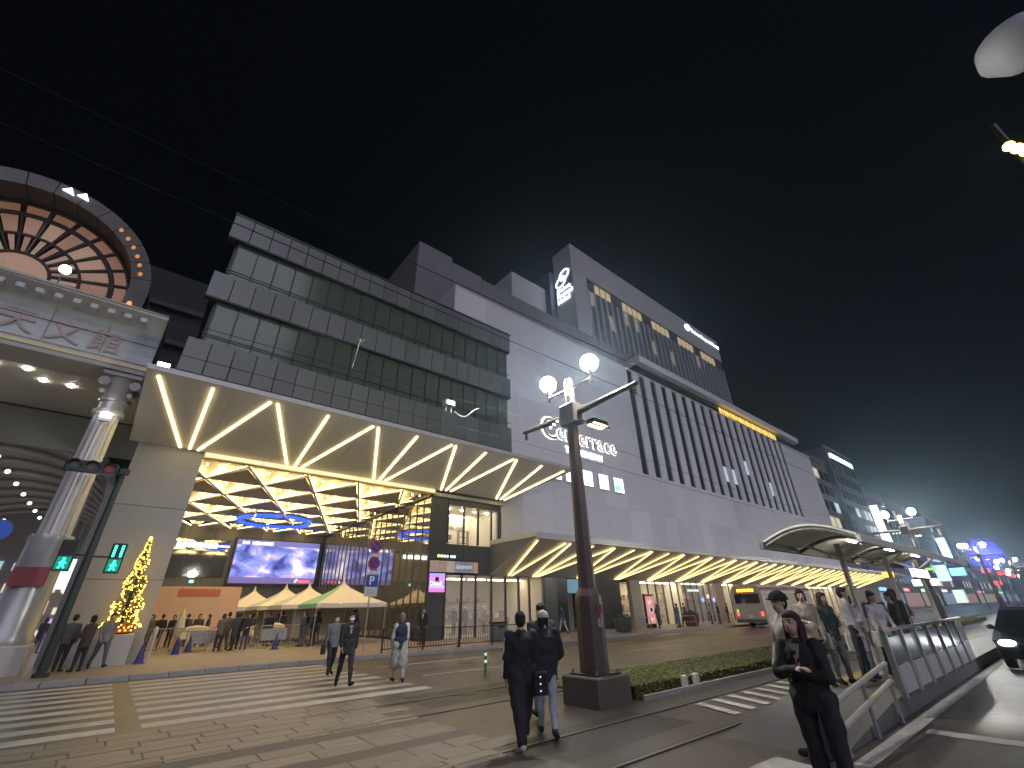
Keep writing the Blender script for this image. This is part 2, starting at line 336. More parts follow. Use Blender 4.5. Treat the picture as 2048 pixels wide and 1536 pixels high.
# ---------------------------------------------------------------- plaza ceiling lattice
ceil = thing('plaza_ceiling', 'diamond lattice ceiling glowing warm yellow above the event plaza', 'ceiling', (8, 36, 8.7))
bx('deck', mat('ceiling deck', (.36, .34, .30), .6), ceil, 1.36, 14.6, 26.0, 47.8, 9.5, 9.6)
DPAN = mat('dark ceiling panel', (.30, .275, .245), .6)
LPAN = mat('cream ceiling panel', (.80, .76, .66), .6)
RIBG = glow('rib led', (1.0, .68, .26), 13)
BULB = glow('ceiling spot', (1.0, .78, .42), 5); WASH = glow('wash led', (1.0, .72, .30), 26)
hx, hy, zc = 1.5, 3.72, 8.72
cols = [0.5, 3.5, 6.5, 9.5, 12.5]; X0, X1, Y0, Y1 = 1.45, 14.5, 26.1, 47.6
def clipseg(a, b):
    # clip a plan segment to the ceiling rectangle
    t0, t1 = 0., 1.; d = (b[0] - a[0], b[1] - a[1])
    for p, q in ((-d[0], a[0] - X0), (d[0], X1 - a[0]), (-d[1], a[1] - Y0), (d[1], Y1 - a[1])):
        if abs(p) < 1e-9:
            if q < 0: return None
            continue
        t = q / p
        if p < 0: t0 = max(t0, t)
        else: t1 = min(t1, t)
    if t1 - t0 < .05: return None
    return (a[0] + d[0] * t0, a[1] + d[1] * t0), (a[0] + d[0] * t1, a[1] + d[1] * t1)
def clippoly(P):
    for ax, lim, sgn in ((0, X0, 1), (0, X1, -1), (1, Y0, 1), (1, Y1, -1)):
        out = []
        for i in range(len(P)):
            a, b = P[i], P[(i + 1) % len(P)]; da = (a[ax] - lim) * sgn; db = (b[ax] - lim) * sgn
            if da >= 0: out.append(a)
            if da * db < 0:
                t = da / (da - db); out.append(tuple(a[k] + (b[k] - a[k]) * t for k in range(len(a))))
        P = out
        if len(P) < 3: return None
    return P
for row in range(-1, 7):
    for cx in ([-1.0, 2.0, 5.0, 8.0, 11.0, 14.0] if row % 2 else cols + [15.5]):
        cy = 26.15 + row * hy
        T, Lf, Rg, Bt = (cx, cy), (cx - hx, cy + hy), (cx + hx, cy + hy), (cx, cy + 2 * hy)
        for a, b in ((T, Lf), (T, Rg)):
            s = clipseg(a, b)
            if s:
                p, q = Vector((*s[0], zc)), Vector((*s[1], zc)); d = (q - p).normalized(); n = Vector((-d.y, d.x, 0)) * .075
                rb = MB().slab([p + n, q + n, q - n, p - n], -.06).build('rib', LPAN, ceil)
                n2 = Vector((-d.y, d.x, 0)) * .10; zz = Vector((0, 0, .075))
                MB().slab([p + n2 + zz, q + n2 + zz, q - n2 + zz, p - n2 + zz], .02).build('rib_light', RIBG, rb)
        g_ = .09
        dk = clippoly([(cx, cy + .35, zc + .02), (cx + hx * .95, cy + hy - .02, zc + .02), (cx - hx * .95, cy + hy - .02, zc + .02)])
        if dk: MB().slab([dk[0], dk[2], dk[1]] if len(dk) == 3 else dk[::-1], .03).build('dark_panel', DPAN, ceil)
        lp = clippoly([(cx - hx * .95, cy + hy + .05, zc + .75), (cx + hx * .95, cy + hy + .05, zc + .75), (cx, cy + 2 * hy - .3, zc + .06)])
        if lp: MB().slab(lp, .03).build('cream_panel', LPAN, ceil)
        wa, wb = max(X0, cx - hx * .8), min(X1, cx + hx * .8)
        if wb - wa > .3 and Y0 < cy + hy < Y1 - .3: bx('wash_light', WASH, ceil, wa, wb, cy + hy + .03, cy + hy + .15, zc + .10, zc + .14)
        for sx in (-.28, .28):
            bxp, byp = cx + sx, cy + hy + 1.1
            if X0 < bxp < X1 and Y0 < byp < Y1: MB().lathe([(.05, 0), (.05, .12), (.03, .14)], (bxp, byp, zc + .06), 8).build('spot', BULB, ceil)

# blue ring lamp hung below the ceiling
ring = thing('ring_lamp', 'large ring lamp glowing bright blue under the lattice ceiling', 'lamp', (7.9, 38.6, 8.3))
BL = glow('blue led', (.01, .09, 1.0), 1.5); BL2 = mat('blue ring shell', (.02, .03, .2), .4)
for k in range(8):
    a0, a1 = 2 * math.pi * k / 8 + .05, 2 * math.pi * (k + 1) / 8 - .05; pts = [a0 + (a1 - a0) * i / 8 for i in range(9)]
    mb = MB(); mb2 = MB()
    for u, v in zip(pts, pts[1:]):
        for B, ra, rb_, z0, z1 in ((mb, 2.42, 2.62, 8.06, 8.28), (mb2, 2.36, 2.68, 8.285, 8.42)):
            P = [(7.9 + r_ * math.cos(t), 38.6 + r_ * math.sin(t)) for r_, t in ((ra, u), (rb_, u), (rb_, v), (ra, v))]; B.prism(P, 'z', z0, z1)
    sgm = mb2.build('ring_segment', BL2, ring); mb.build('lit_shade', BL, sgm)
for k in range(4):
    a = math.pi / 4 + k * math.pi / 2; MB().tube((7.9 + 2.5 * math.cos(a), 38.6 + 2.5 * math.sin(a), 8.42), (7.9 + 2.5 * math.cos(a), 38.6 + 2.5 * math.sin(a), 9.5), .02, n=6).build('hanger', BLACK, ring)

# back wall of the plaza, with glazed upper left and the big screen
bw = thing('plaza_back_wall', 'dark panelled back wall of the plaza behind the big screen', 'wall', (8, 48, .15))
BWM = mat('back wall panel', (.10, .105, .11), .35, noise=.1, nscale=2)
for i in range(7):
    for k, (z0, z1) in enumerate(((.15, 3.9), (3.92, 8.9))): MB().cbox(1.4 + i * 1.9, 3.28 + i * 1.9, 47.9, 48.1, z0, z1, .01).build('wall_panel', BWM, bw)
MIRG = mat('reflecting glass', (.42, .42, .40), .04, .92)
for i in range(5):
    for z0, z1 in ((4.7, 6.2), (6.22, 7.75)): MB().box(1.5 + i * 1.02, 2.48 + i * 1.02, 47.8, 47.83, z0, z1).build('glass_pane', MIRG, bw)
sg = glow('cool sign', (.85, .95, 1.0), 3.2)
for i in range(8): MB().cbox(2.65 + i * .38, 2.95 + i * .38, 47.70, 47.76, 7.02, 7.42, .05).build('sign_letter', sg, bw)
bx('exit_sign', glow('exit green', (.3, 1, .6), 2.0), bw, 4.3, 4.6, 47.80, 47.89, 4.25, 4.45)

scr = thing('video_screen', 'big outdoor video screen showing a bluish moving picture', 'screen', (10.65, 47.5, 4.2))
bx('frame', BLACK, scr, 6.85, 14.45, 47.45, 47.78, 4.1, 8.05)
def screenmat():
    m = bpy.data.materials.new('screen picture'); m.use_nodes = True; nt = m.node_tree; nt.nodes.clear()
    N = nt.nodes.new; L = nt.links.new
    out = N('ShaderNodeOutputMaterial'); em = N('ShaderNodeEmission'); tc = N('ShaderNodeTexCoord'); mp = N('ShaderNodeMapping'); mp.inputs['Scale'].default_value = (.45, 1, .75)
    L(tc.outputs['Object'], mp.inputs[0])
    n1 = N('ShaderNodeTexNoise'); n1.inputs['Scale'].default_value = 1.35; n1.inputs['Detail'].default_value = 3.5; n1.inputs['Distortion'].default_value = .6; L(mp.outputs[0], n1.inputs[0])
    r1 = N('ShaderNodeValToRGB'); e = r1.color_ramp.elements
    e[0].position = .30; e[0].color = (.03, .035, .16, 1); e[1].position = .74; e[1].color = (1.0, .96, 1.0, 1)
    for p, c in ((.42, (.13, .15, .46, 1)), (.52, (.27, .28, .66, 1)), (.59, (.55, .42, .60, 1)), (.65, (.80, .74, .90, 1))):
        x = e.new(p); x.color = c
    L(n1.outputs[0], r1.inputs[0])
    n2 = N('ShaderNodeTexNoise'); n2.inputs['Scale'].default_value = 2.3; L(mp.outputs[0], n2.inputs[0])
    r2 = N('ShaderNodeValToRGB'); r2.color_ramp.elements[0].position = .6; r2.color_ramp.elements[1].position = .72; r2.color_ramp.elements[0].color = (0, 0, 0, 1); r2.color_ramp.elements[1].color = (0, .25, .6, 1); L(n2.outputs[0], r2.inputs[0])
    ad = N('ShaderNodeMix'); ad.data_type = 'RGBA'; ad.blend_type = 'ADD'; ad.inputs[0].default_value = .6; L(r1.outputs[0], ad.inputs[6]); L(r2.outputs[0], ad.inputs[7])
    L(ad.outputs[2], em.inputs[0]); em.inputs[1].default_value = 1.35; L(em.outputs[0], out.inputs[0]); return m
pic = bx('picture', screenmat(), scr, 7.05, 14.25, 47.40, 47.449, 4.75, 7.45)
bx('picture_band', glow('screen violet', (.16, .15, .42), 1.0), scr, 7.05, 14.25, 47.40, 47.449, 7.455, 7.9); bx('picture_band', glow('screen plum', (.17, .12, .33), 1.0), scr, 7.05, 14.25, 47.40, 47.449, 4.25, 4.745)
for i in range(13):
    if i != 3: bx('caption_mark', glow('caption white', (1, 1, 1), 2.0), scr, 7.45 + i * .2, 7.45 + i * .2 + .13 + .04 * (i % 2), 47.385, 47.398, 7.50, 7.50 + (.26, .22, .24)[i % 3])
RD = glow('screen red', (1, .10, .04), 2.2)
MB().prism([(12.55, 4.32), (12.75, 4.60), (12.70, 4.68), (12.62, 4.68), (12.45, 4.45)], 'y', 47.385, 47.398).build('logo_mark', glow('logo pale', (1, .7, .6), 2), scr)
for i in range(6): bx('logo_letter', RD, scr, 12.85 + i * .17, 12.97 + i * .17, 47.385, 47.398, 4.38, 4.56)

# ---------------------------------------------------------------- reflective glass wall on the right of the plaza
gw = thing('plaza_glass_wall', 'tall glass wall of narrow panes mirroring the plaza ceiling', 'glass wall', (14.7, 37, .15))
npn = 22; pw = 21.6 / npn
WG = mat('wall glass', (.50, .50, .47), .04, .92)
me1 = MB().box(0, .03, 0, pw - .06, .15, 4.2).mesh('glass_pane', WG); me2 = MB().box(0, .03, 0, pw - .06, 4.24, 8.6).mesh('glass_pane', WG)
fin = MB().box(-.05, .05, -.055, -.005, .15, 8.62).mesh('fin', mat('fin bronze', (.12, .105, .09), .4, .5))
for i in range(npn):
    for me in (me1, me2, fin):
        o = link(me.name.split('.')[0], me, gw); o.matrix_parent_inverse = Matrix.Translation(Vector((14.62, 26.12 + i * pw, 0)) - Vector(gw['_b'])); 
        if me is not fin: o.rotation_euler.z = 0
bx('head_rail', DARKMET, gw, 14.45, 14.7, 26.05, 47.8, 8.63, 8.8); bx('sill', DARKMET, gw, 14.45, 14.7, 26.05, 47.8, .15, .30)

# ================================================================ corner shop under the soffit
shop = thing('corner_shop', 'glass fronted corner shop with lit upstairs window beside the plaza', 'shop', (18, 27, .15))
MUL = mat('mullion brown', (.055, .04, .035), .4, .4)
DP = mat('dark cladding', (.085, .09, .088), .3, .2)
CLR = mat('shop glass', (.9, .93, .92), .02, alpha=.16, spec=.5)
def cl(*b): return MB().cbox(*b, .008).build('cladding_panel', DP, shop)
cl(14.66, 15.86, 25.98, 26.2, .15, 2.72); cl(14.66, 15.86, 25.98, 26.2, 4.66, 5.66); cl(14.66, 15.86, 25.98, 26.2, 5.70, 8.62)
for x0, x1 in ((15.9, 17.2), (17.22, 18.42), (18.44, 19.7), (19.72, 21.0), (21.02, 22.3), (22.32, 24.6)): cl(x0, x1, 25.98, 26.2, 3.80 if x0 > 18.4 else 4.66, 5.66)
cl(15.9, 20.4, 25.98, 26.2, 8.2, 8.62); cl(20.3, 20.5, 25.98, 26.2, 5.70, 8.19)
bx('header_ledge', mat('ledge', (.4, .4, .36), .5), shop, 14.7, 20.6, 25.75, 25.97, 8.64, 8.86)
FLO = mat('shop floor', (.45, .40, .33), .35); WAL = mat('shop wall', (.78, .74, .64), .7); WOOD = mat('shop oak', (.36, .24, .13), .5, noise=.25, nscale=6)
# room shells
def room(x0, x1, y0, y1, z0, z1, wall=WAL):
    bx('floor', FLO, shop, x0, x1, y0, y1, z0 - .08, z0); bx('ceiling', WAL, shop, x0, x1, y0, y1, z1, z1 + .06)
    bx('back_wall', wall, shop, x0, x1, y1, y1 + .1, z0, z1); bx('side_wall', wall, shop, x0 - .08, x0, y0, y1, z0, z1); bx('side_wall', wall, shop, x1, x1 + .08, y0, y1, z0, z1)
room(15.9, 20.25, 26.3, 29.5, 5.72, 8.19); room(15.0, 24.5, 26.3, 33, .2, 3.74)
LMP = glow('downlight', (1.0, .88, .66), 60); PNL = glow('panel light', (1.0, .86, .58), 14)
for i in range(4): MB().lathe([(.07, 0), (.09, .05)], (16.5 + i * 1.1, 26.9, 8.10), 10).build('downlight', LMP, shop)
MB().box(16.2, 20.0, 28.9, 29.2, 8.11, 8.17).build('cove_light', PNL, shop)
for i in range(5): MB().box(15.8 + i * 1.8, 17.1 + i * 1.8, 28.2, 28.6, 3.66, 3.72).build('panel_light', glow('panel light low', (1.0, .80, .50), 10), shop)
for xx in (15.92, 17.22, 18.42, 19.6, 20.22): bx('mullion', MUL, shop, xx - .05, xx + .05, 25.97, 26.12, 5.70, 8.19)
for a, b in ((15.97, 17.17), (17.27, 18.37), (18.47, 19.55), (19.65, 20.17)): bx('glass_pane', CLR, shop, a, b, 26.03, 26.045, 5.70, 8.19)
MX = [15.92, 17.18, 18.31, 19.61, 20.85, 22.06, 23.08, 24.55]
for xx in MX: bx('mullion', MUL, shop, xx - .055, xx + .055, 25.97, 26.14, .2, 3.79)
for a, b in zip(MX, MX[1:]): bx('glass_pane', CLR, shop, a + .06, b - .06, 26.03, 26.045, .2, 3.79)
text('wall_lettering', 'LAMOREEL LIVE', .34, mat('letter grey', (.25, .23, .2), .6), shop, (17.0, 29.46, 7.25), (1, 0, 0), (0, 0, 1), .02)
# upstairs shelf, stool and books
for z in (6.0, 6.4, 6.8): bx('shelf_board', WOOD, shop, 17.75, 18.6, 27.4, 27.7, z, z + .03)
for x in (17.75, 18.57): bx('shelf_post', WOOD, shop, x, x + .03, 27.4, 27.7, 5.75, 6.85)
MB().lathe([(.05, 0), (.30, .05), (.33, .3), (.3, .34)], (16.7, 27.3, 6.1), 14).build('chair_shell', mat('chair brown', (.22, .10, .06), .6), shop)
for sx in (-.15, .15): MB().tube((16.7 + sx * 1.4, 27.3, 5.72), (16.7 + sx, 27.3, 6.12), .014, n=6).build('chair_leg', DARKMET, shop)
# signs on the corner
bn = thing('shop_banner', 'long pale printed banner with white lettering above the shop windows', 'banner', (16.5, 25.95, 3.9))
for i, c in enumerate([(.36, .27, .23), (.33, .24, .20), (.40, .36, .30), (.20, .20, .26), (.20, .20, .26), (.42, .27, .15)]):
    a = [14.70, 15.35, 15.95, 16.55, 17.3, 18.05][i]; b = [15.34, 15.94, 16.54, 17.29, 18.04, 18.40][i]
    bx('print_panel', mat('banner print ' + str(i), c, .6, emit=c, es=.35, noise=.3, nscale=3), bn, a, b, 25.93, 25.975, 3.92, 4.60)
text('lettering', 'abamini', .42, glow('banner white', (.8, .8, .9), .7), bn, (16.62, 25.925, 4.16), (1, 0, 0), (0, 0, 1), .004)
nd = [(.75, .9, .2), (.8, .95, .3), (.5, .65, 1), (.5, .6, 1), (.6, .75, 1), (.7, .8, 1)]
ns = thing('small_lit_sign', 'row of small green and blue lit letters over the banner', 'sign', (16, 25.95, 4.9))
for i, c in enumerate(nd): MB().ball((15.3 + i * .22 + (.1 if i > 3 else 0), 25.95, 4.88), .085, (1, .35, 1), 10, 6).build('lit_letter', glow('neon ' + str(i), c, 2.5), ns)
led = thing('led_display', 'small pink and blue lit display beside the shop window', 'display', (15.2, 25.93, 2.74))
bx('frame', BLACK, led, 14.68, 15.86, 25.93, 25.975, 2.74, 3.86)
for z0, z1, c in ((3.62, 3.84, (.35, .25, .9)), (3.40, 3.61, (.9, .2, .55)), (3.14, 3.39, (.25, .18, .85)), (2.98, 3.13, (.45, .4, .95)), (2.77, 2.97, (.9, .15, .5))):
    bx('led_band', glow('led ' + str(z0), c, 1.3), led, 14.71, 15.83, 25.915, 25.93, z0, z1)
text('lettering', 'DIsteE', .34, glow('led text', (.55, .7, 1), 2.5), led, (14.76, 25.91, 3.14), (1, 0, 0), (0, 0, 1), .003)
MB().ball((15.25, 25.905, 3.5), .13, (1.2, .1, 1), 10, 6).build('figure', mat('led figure', (.03, .02, .06), .5), led)
# ================================================================ white mall
mall = thing('shopping_mall', 'long white shopping mall with tall dark window slits above a lit canopy', 'building', (60, 27, .15))
WWL = [mat('white cladding %d' % i, c, .5, noise=.09, nscale=1.1) for i, c in enumerate([(.64, .625, .645), (.60, .59, .605), (.67, .65, .67)])]; WW = WWL[0]
# cladding in large panels with real joints; slits are gaps between them
SL = [40.05 + 2.45 * i for i in range(19)]; SWD = 1.18
colX = [15.7, 19.0, 22.7, 26.2, 29.7, 33.2, 36.6, 40.05]
rowsZ = [(3.85, 6.0), (6.02, 10.2), (10.22, 14.4)]; hiZ = [(14.42, 18.7), (18.72, 23.0), (23.02, 27.45)]
for a, b in zip(colX, colX[1:]):
    for z0, z1 in rowsZ + hiZ:
        if b <= 22.8 and z0 < 5.9: continue
        if b < 20.5 and z0 < 10: continue
        MB().cbox((20.52 if (a == 19.0 and z0 < 10) else a) + .003, b - .003, 26.0, 26.25, z0, z1 + .012, .002).build('cladding_panel', random.choice(WWL), mall)
for i in range(19):
    for z0, z1 in rowsZ: MB().cbox(SL[i] + .003, SL[i] + 2.45 - .003, 26.0, 26.25, z0, z1 + .012, .002).build('cladding_panel', random.choice(WWL), mall)
    for z0, z1 in hiZ: MB().cbox(SL[i] + SWD, SL[i] + 2.45, 26.0, 26.25, z0, z1, .006).build('pier_panel', random.choice(WWL), mall)
MB().cbox(86.62, 99, 26.0, 26.25, 3.85, 27.45, .01).build('cladding_panel', random.choice(WWL), mall)
SG = [mat('slit glass ' + str(i), c, .08, .4) for i, c in enumerate([(.05, .075, .065), (.04, .06, .055), (.06, .085, .075)])]
LITW = glow('lit office pane', (.7, .8, 1.0), .55)
for i in range(19):
    wd = bx('window', mat('slit frame', (.05, .055, .05), .4, .4), mall, SL[i] + .01, SL[i] + SWD - .01, 26.20, 26.40, 14.42, 27.4)
    for k in range(6):
        lit = (i, k) in ((8, 1), (9, 1), (11, 2), (14, 1))
        bx('pane', LITW if lit else random.choice(SG), wd, SL[i] + .06, SL[i] + SWD - .06, 26.14, 26.195, 14.5 + k * 2.15, 16.6 + k * 2.15)
bx('core', mat('mall core', (.2, .2, .2), .8), mall, 20.7, 99, 26.45, 45, 6.2, 27.4); bx('core', mat('mall core', (.2, .2, .2), .8), mall, 15.75, 20.69, 26.45, 45, 10.0, 27.4)
bx('return_wall', WW, mall, 15.55, 15.73, 26.02, 30, 10.6, 27.7)
bx('coping', mat('coping grey', (.5, .5, .5), .5), mall, 15.6, 99.2, 25.97, 26.5, 27.46, 27.62)
# top storey: recessed glass band, parapet, warm lit stretch
bx('recess', mat('recess dark', (.06, .08, .085), .3, .2), mall, 44.6, 98, 27.3, 40, 27.5, 30.15)
for i in range(22):
    x = 44.7 + i * 2.4; lit = 65 <= x <= 87
    bx('top_window', mat('amber pane', (.1, .06, .02), .3, emit=(1, .60, .12), es=1.0 + .5 * random.random()) if lit else SG[i % 3], mall, x, x + 2.3, 27.22, 27.29, 27.7, 29.9)
    if lit:
        for t in (.75, 1.55): bx('window_bar', MUL, mall, x + t, x + t + .07, 27.17, 27.215, 27.7, 29.9)
MB().cbox(44.2, 97.5, 26.45, 41, 30.2, 31.2, .05).build('parapet', WW, mall)
pen = thing('roof_plant_house', 'dark grey roof block rising behind the white mall wall', 'building', (33, 36, 27.4))
PD = mat('plant grey', (.20, .19, .195), .6, noise=.1, nscale=1)
for i in range(9): MB().cbox(14.4 + i * 4.15, 18.52 + i * 4.15, 32, 32.2, 27.4, 36.2 + (.9 if i == 0 else .3 * (i == 1)), .02).build('wall_panel', PD, pen)
bx('side_wall', PD, pen, 14.4, 14.6, 32.22, 42, 27.4, 37.0); bx('roof', PD, pen, 14.4, 51.7, 32.2, 42, 36.0, 36.15)

# mall sign: halo lettering
ms = thing('mall_sign', 'glowing white mall name lettering on the white wall behind the pole', 'sign', (30, 25.95, 15.5))
HAL = glow('halo white', (1, .97, .92), 1.7); LET = mat('letter face', (.22, .22, .23), .5)
def halo(s, size, o, bold):
    tx = text('letters', s, size, HAL, ms, (o[0], o[1], o[2]), (1, 0, 0), (0, 0, 1), .02, bold=bold); return tx
halo('C', 3.0, (25.0, 25.96, 15.35), .06); text('letter_face', 'C', 3.0, LET, ms, (25.10, 25.90, 15.32), (1, 0, 0), (0, 0, 1), .02, bold=-.03)
halo('enterrace', 2.25, (27.0, 25.96, 15.55), .05); text('letter_face', 'enterrace', 2.25, LET, ms, (27.05, 25.90, 15.52), (1, 0, 0), (0, 0, 1), .02, bold=-.025)
text('letters', 'TENMONKAN', .82, glow('sign cyan white', (.85, .95, 1), 3), ms, (28.1, 25.94, 14.45), (1, 0, 0), (0, 0, 1), .02, bold=.02)
BOXW = glow('lightbox white', (.92, .96, 1.0), 1.9)
for i, (x0, x1) in enumerate(((25.1, 27.2), (27.75, 29.5), (29.75, 31.4), (32.3, 33.7), (34.55, 36.05))):
    lbx = thing('light_box_sign', ['white square light box sign half hidden by the soffit edge', 'white square light box sign just beside the soffit corner', 'white square light box sign directly against the pole', 'plain white light box sign second from the window slits', 'white light box sign with a pale blue corner nearest the window slits'][i], 'sign', ((x0 + x1) / 2, 25.9, 11.6), 'light box signs on the mall wall')
    MB().cbox(x0, x1, 25.86, 25.995, 11.62, 13.1, .04).build('case', STEEL, lbx); bx('face', BOXW, lbx, x0 + .04, x1 - .04, 25.84, 25.858, 11.66, 13.06)
    bx('footer_line', glow('lightbox line', (.35, .42, .5), .8), lbx, x0 + .1, x1 - .1, 25.832, 25.839, 11.74, 11.79)
    if i == 4: bx('blue_corner', glow('lightbox blue', (.2, .55, 1.0), 1.6), lbx, x0 + .06, x1 - .55, 25.832, 25.838, 11.85, 12.35)

# ---------------------------------------------------------------- lower canopy with warm strips
can = thing('street_canopy', 'long wedge canopy over the pavement with slanting warm light strips', 'canopy', (60, 23, 4))
XL, XR = 19.45, 112
def cz(y): return 5.72 - (y - 21.1) * (5.72 - 3.83) / (25.95 - 21.1)
ee = [XL] + [24 + 4.75 * i for i in range(19)] + [XR]
CSOF = mat('canopy soffit', (.50, .48, .44), .42, noise=.06, nscale=2)
for a, b in zip(ee, ee[1:]):
    MB().slab([(a + .006, 21.1, cz(21.1)), (b - .006, 21.1, cz(21.1)), (b - .006, 25.95, cz(25.95)), (a + .006, 25.95, cz(25.95))], .05).build('soffit_panel', CSOF, can)
bx('fascia', FASC, can, XL, XR, 21.0, 21.09, 5.70, 6.02)
MB().box(XL, XR, 21.09, 25.98, 6.03, 6.10).build('roof_sheet', FASC, can)
MB().prism([(21.12, 5.74), (25.94, 3.90), (25.94, 6.0), (21.12, 6.0)], 'x', XL, XL + .05).build('end_cheek', mat('cheek grey', (.13, .13, .125), .5), can)
bx('end_trim', mat('trim light', (.5, .5, .45), .5), can, XL - .05, XL - .002, 21.0, 25.97, 5.80, 6.06)
LS = [(19.75, 20.95), (22.3, 21.2)]
for k in range(17):
    n = 23.4 + 4.75 * k; LS += [(n - .6, n - .12), (n + 1.75, n + .12), (n + 4.0, n + .34)]
cu_ = Vector((0, (5.72 - 3.83), (25.95 - 21.1))).normalized()
for a, b in LS:
    p = Vector((a, 21.3, cz(21.3) - .04)); q = Vector((b, 25.8, cz(25.8) - .04)); d = (q - p).normalized(); sd = d.cross(cu_).normalized() * .034
    MB().slab([p - sd - cu_ * .02, q - sd - cu_ * .02, q + sd - cu_ * .02, p + sd - cu_ * .02], .03).build('light_strip', WARM2, can)

# ---------------------------------------------------------------- shop fronts under the canopy (Y 26)
sf = thing('mall_entrance_front', 'dark mall entrance front with posters behind the big pole', 'shop front', (30, 26.5, .15))
def fr(n, m, *b): return MB().cbox(*b, .01).build(n, m, sf)
DK = mat('entrance dark', (.03, .03, .032), .35, .2); GRY = mat('front grey', (.33, .31, .28), .6, noise=.06); 
fr('pier', DP, 24.62, 25.9, 25.98, 26.3, .15, 3.84); fr('pier', DK, 25.92, 27.0, 26.0, 26.3, .15, 3.84)
fr('pier', DK, 30.2, 33.6, 26.0, 26.3, .15, 3.84); fr('pier', GRY, 35.0, 36.5, 25.9, 26.3, .15, 3.84)
bx('poster', mat('blue poster', (.10, .22, .32), .5, emit=(.10, .22, .30), es=.6, noise=.4, nscale=2), sf, 27.05, 28.4, 25.96, 26.0, 2.75, 3.75)
bx('poster', mat('green poster', (.3, .42, .36), .5, emit=(.35, .5, .4), es=.6), sf, 28.7, 29.4, 26.0, 26.04, .6, 2.9)
fr('lobby_back', mat('lobby', (.3, .28, .25), .6), 27.0, 30.2, 28.5, 28.6, .15, 3.84)
def unit(x0, x1, n, wall, em, lit=True, tag_=''):
    """a glazed shop unit: back wall, ceiling lamps, mullions, panes, display goods"""
    bx('back_wall', wall, sf, x0, x1, 29.2, 29.3, .15, 3.8); bx('side_wall', wall, sf, x1 - .06, x1, 26.3, 29.2, .15, 3.8); bx('shop_ceiling', WAL, sf, x0, x1, 26.1, 29.3, 3.78, 3.84); bx('shop_floor', FLO, sf, x0, x1, 26.1, 29.3, .14, .18)
    for i in range(n):
        a = x0 + (x1 - x0) * i / n; b = x0 + (x1 - x0) * (i + 1) / n
        bx('mullion', MUL, sf, a - .05, a + .05, 25.97, 26.1, .18, 3.78); bx('glass_pane', CLR, sf, a + .06, b - .06, 26.02, 26.035, .18, 3.78)
        if lit: bx('ceiling_lamp', em, sf, a + .2, b - .2, 27.0, 27.5, 3.70, 3.76)
        for k in range(3):
            c = random.choice([(.5, .12, .08), (.6, .45, .1), (.15, .2, .45), (.65, .6, .5), (.25, .35, .2), (.7, .3, .35)]); z = .35 + k * 1.0
            bx('display_shelf', WOOD, sf, a + .12, b - .12, 28.3, 28.75, z - .05, z)
            for q in range(3):
                cc = random.choice([(.5, .12, .08), (.6, .45, .1), (.15, .2, .45), (.65, .6, .5), (.25, .35, .2), (.7, .3, .35)]); hh = .2 + .4 * random.random(); xx = a + .2 + q * (b - a - .4) / 3
                bx('display_item', mat('goods %.2f%.2f%.2f' % cc, cc, .6), sf, xx, xx + (b - a - .5) / 3.4, 28.35, 28.65, z + .001, z + hh)
BRT = glow('bright shop lamp', (1.0, .86, .55), 14); MID = glow('mid shop lamp', (1.0, .80, .5), 9)
def front(lab, x): return thing('shop_unit', lab, 'shop front', (x, 26.5, .15), 'shop units under the canopy')
sf = front('brightly lit shop full of coloured goods behind the pink poster stand', 40); unit(36.5, 44.0, 6, WAL, BRT)
sf = front('dimmer shop with small round neon signs beside the brightly lit shop', 47); unit(44.1, 50.0, 5, mat('blue grey wall', (.2, .2, .22), .7), MID)
bx('fascia_sign', glow('unit sign', (.6, .75, .7), 1.0), sf, 44.4, 46.6, 25.93, 25.969, 2.95, 3.15)
for i in range(3): MB().ball((47.0 + i * 1.1, 25.9, 2.2 + .3 * (i % 2)), .2, (1, .3, 1), 12, 8).build('round_neon', glow('neon blue %d' % i, [(.15, .25, 1), (.9, .4, .2), (.2, .3, 1)][i], 2.2), sf)
fr('pier', mat('pink pier', (.35, .25, .2), .6), 50.05, 51.6, 25.95, 26.3, .15, 3.84)
sf = front('narrow shop unit behind the pale blue display board', 54); unit(51.7, 56.5, 3, WAL, MID); fr('pier', GRY, 56.6, 59.5, 25.9, 26.3, .15, 3.84)
sf = front('lit shop unit beyond the bus under the far canopy', 65); unit(59.6, 70, 6, WAL, MID); fr('pier', GRY, 70.1, 74, 25.9, 26.3, .15, 3.84)
sf = front('farthest lit shop unit at the end of the canopy', 82); unit(74.1, 90, 7, WAL, MID); fr('pier', GRY, 90.1, 112, 25.9, 26.3, .15, 3.84)

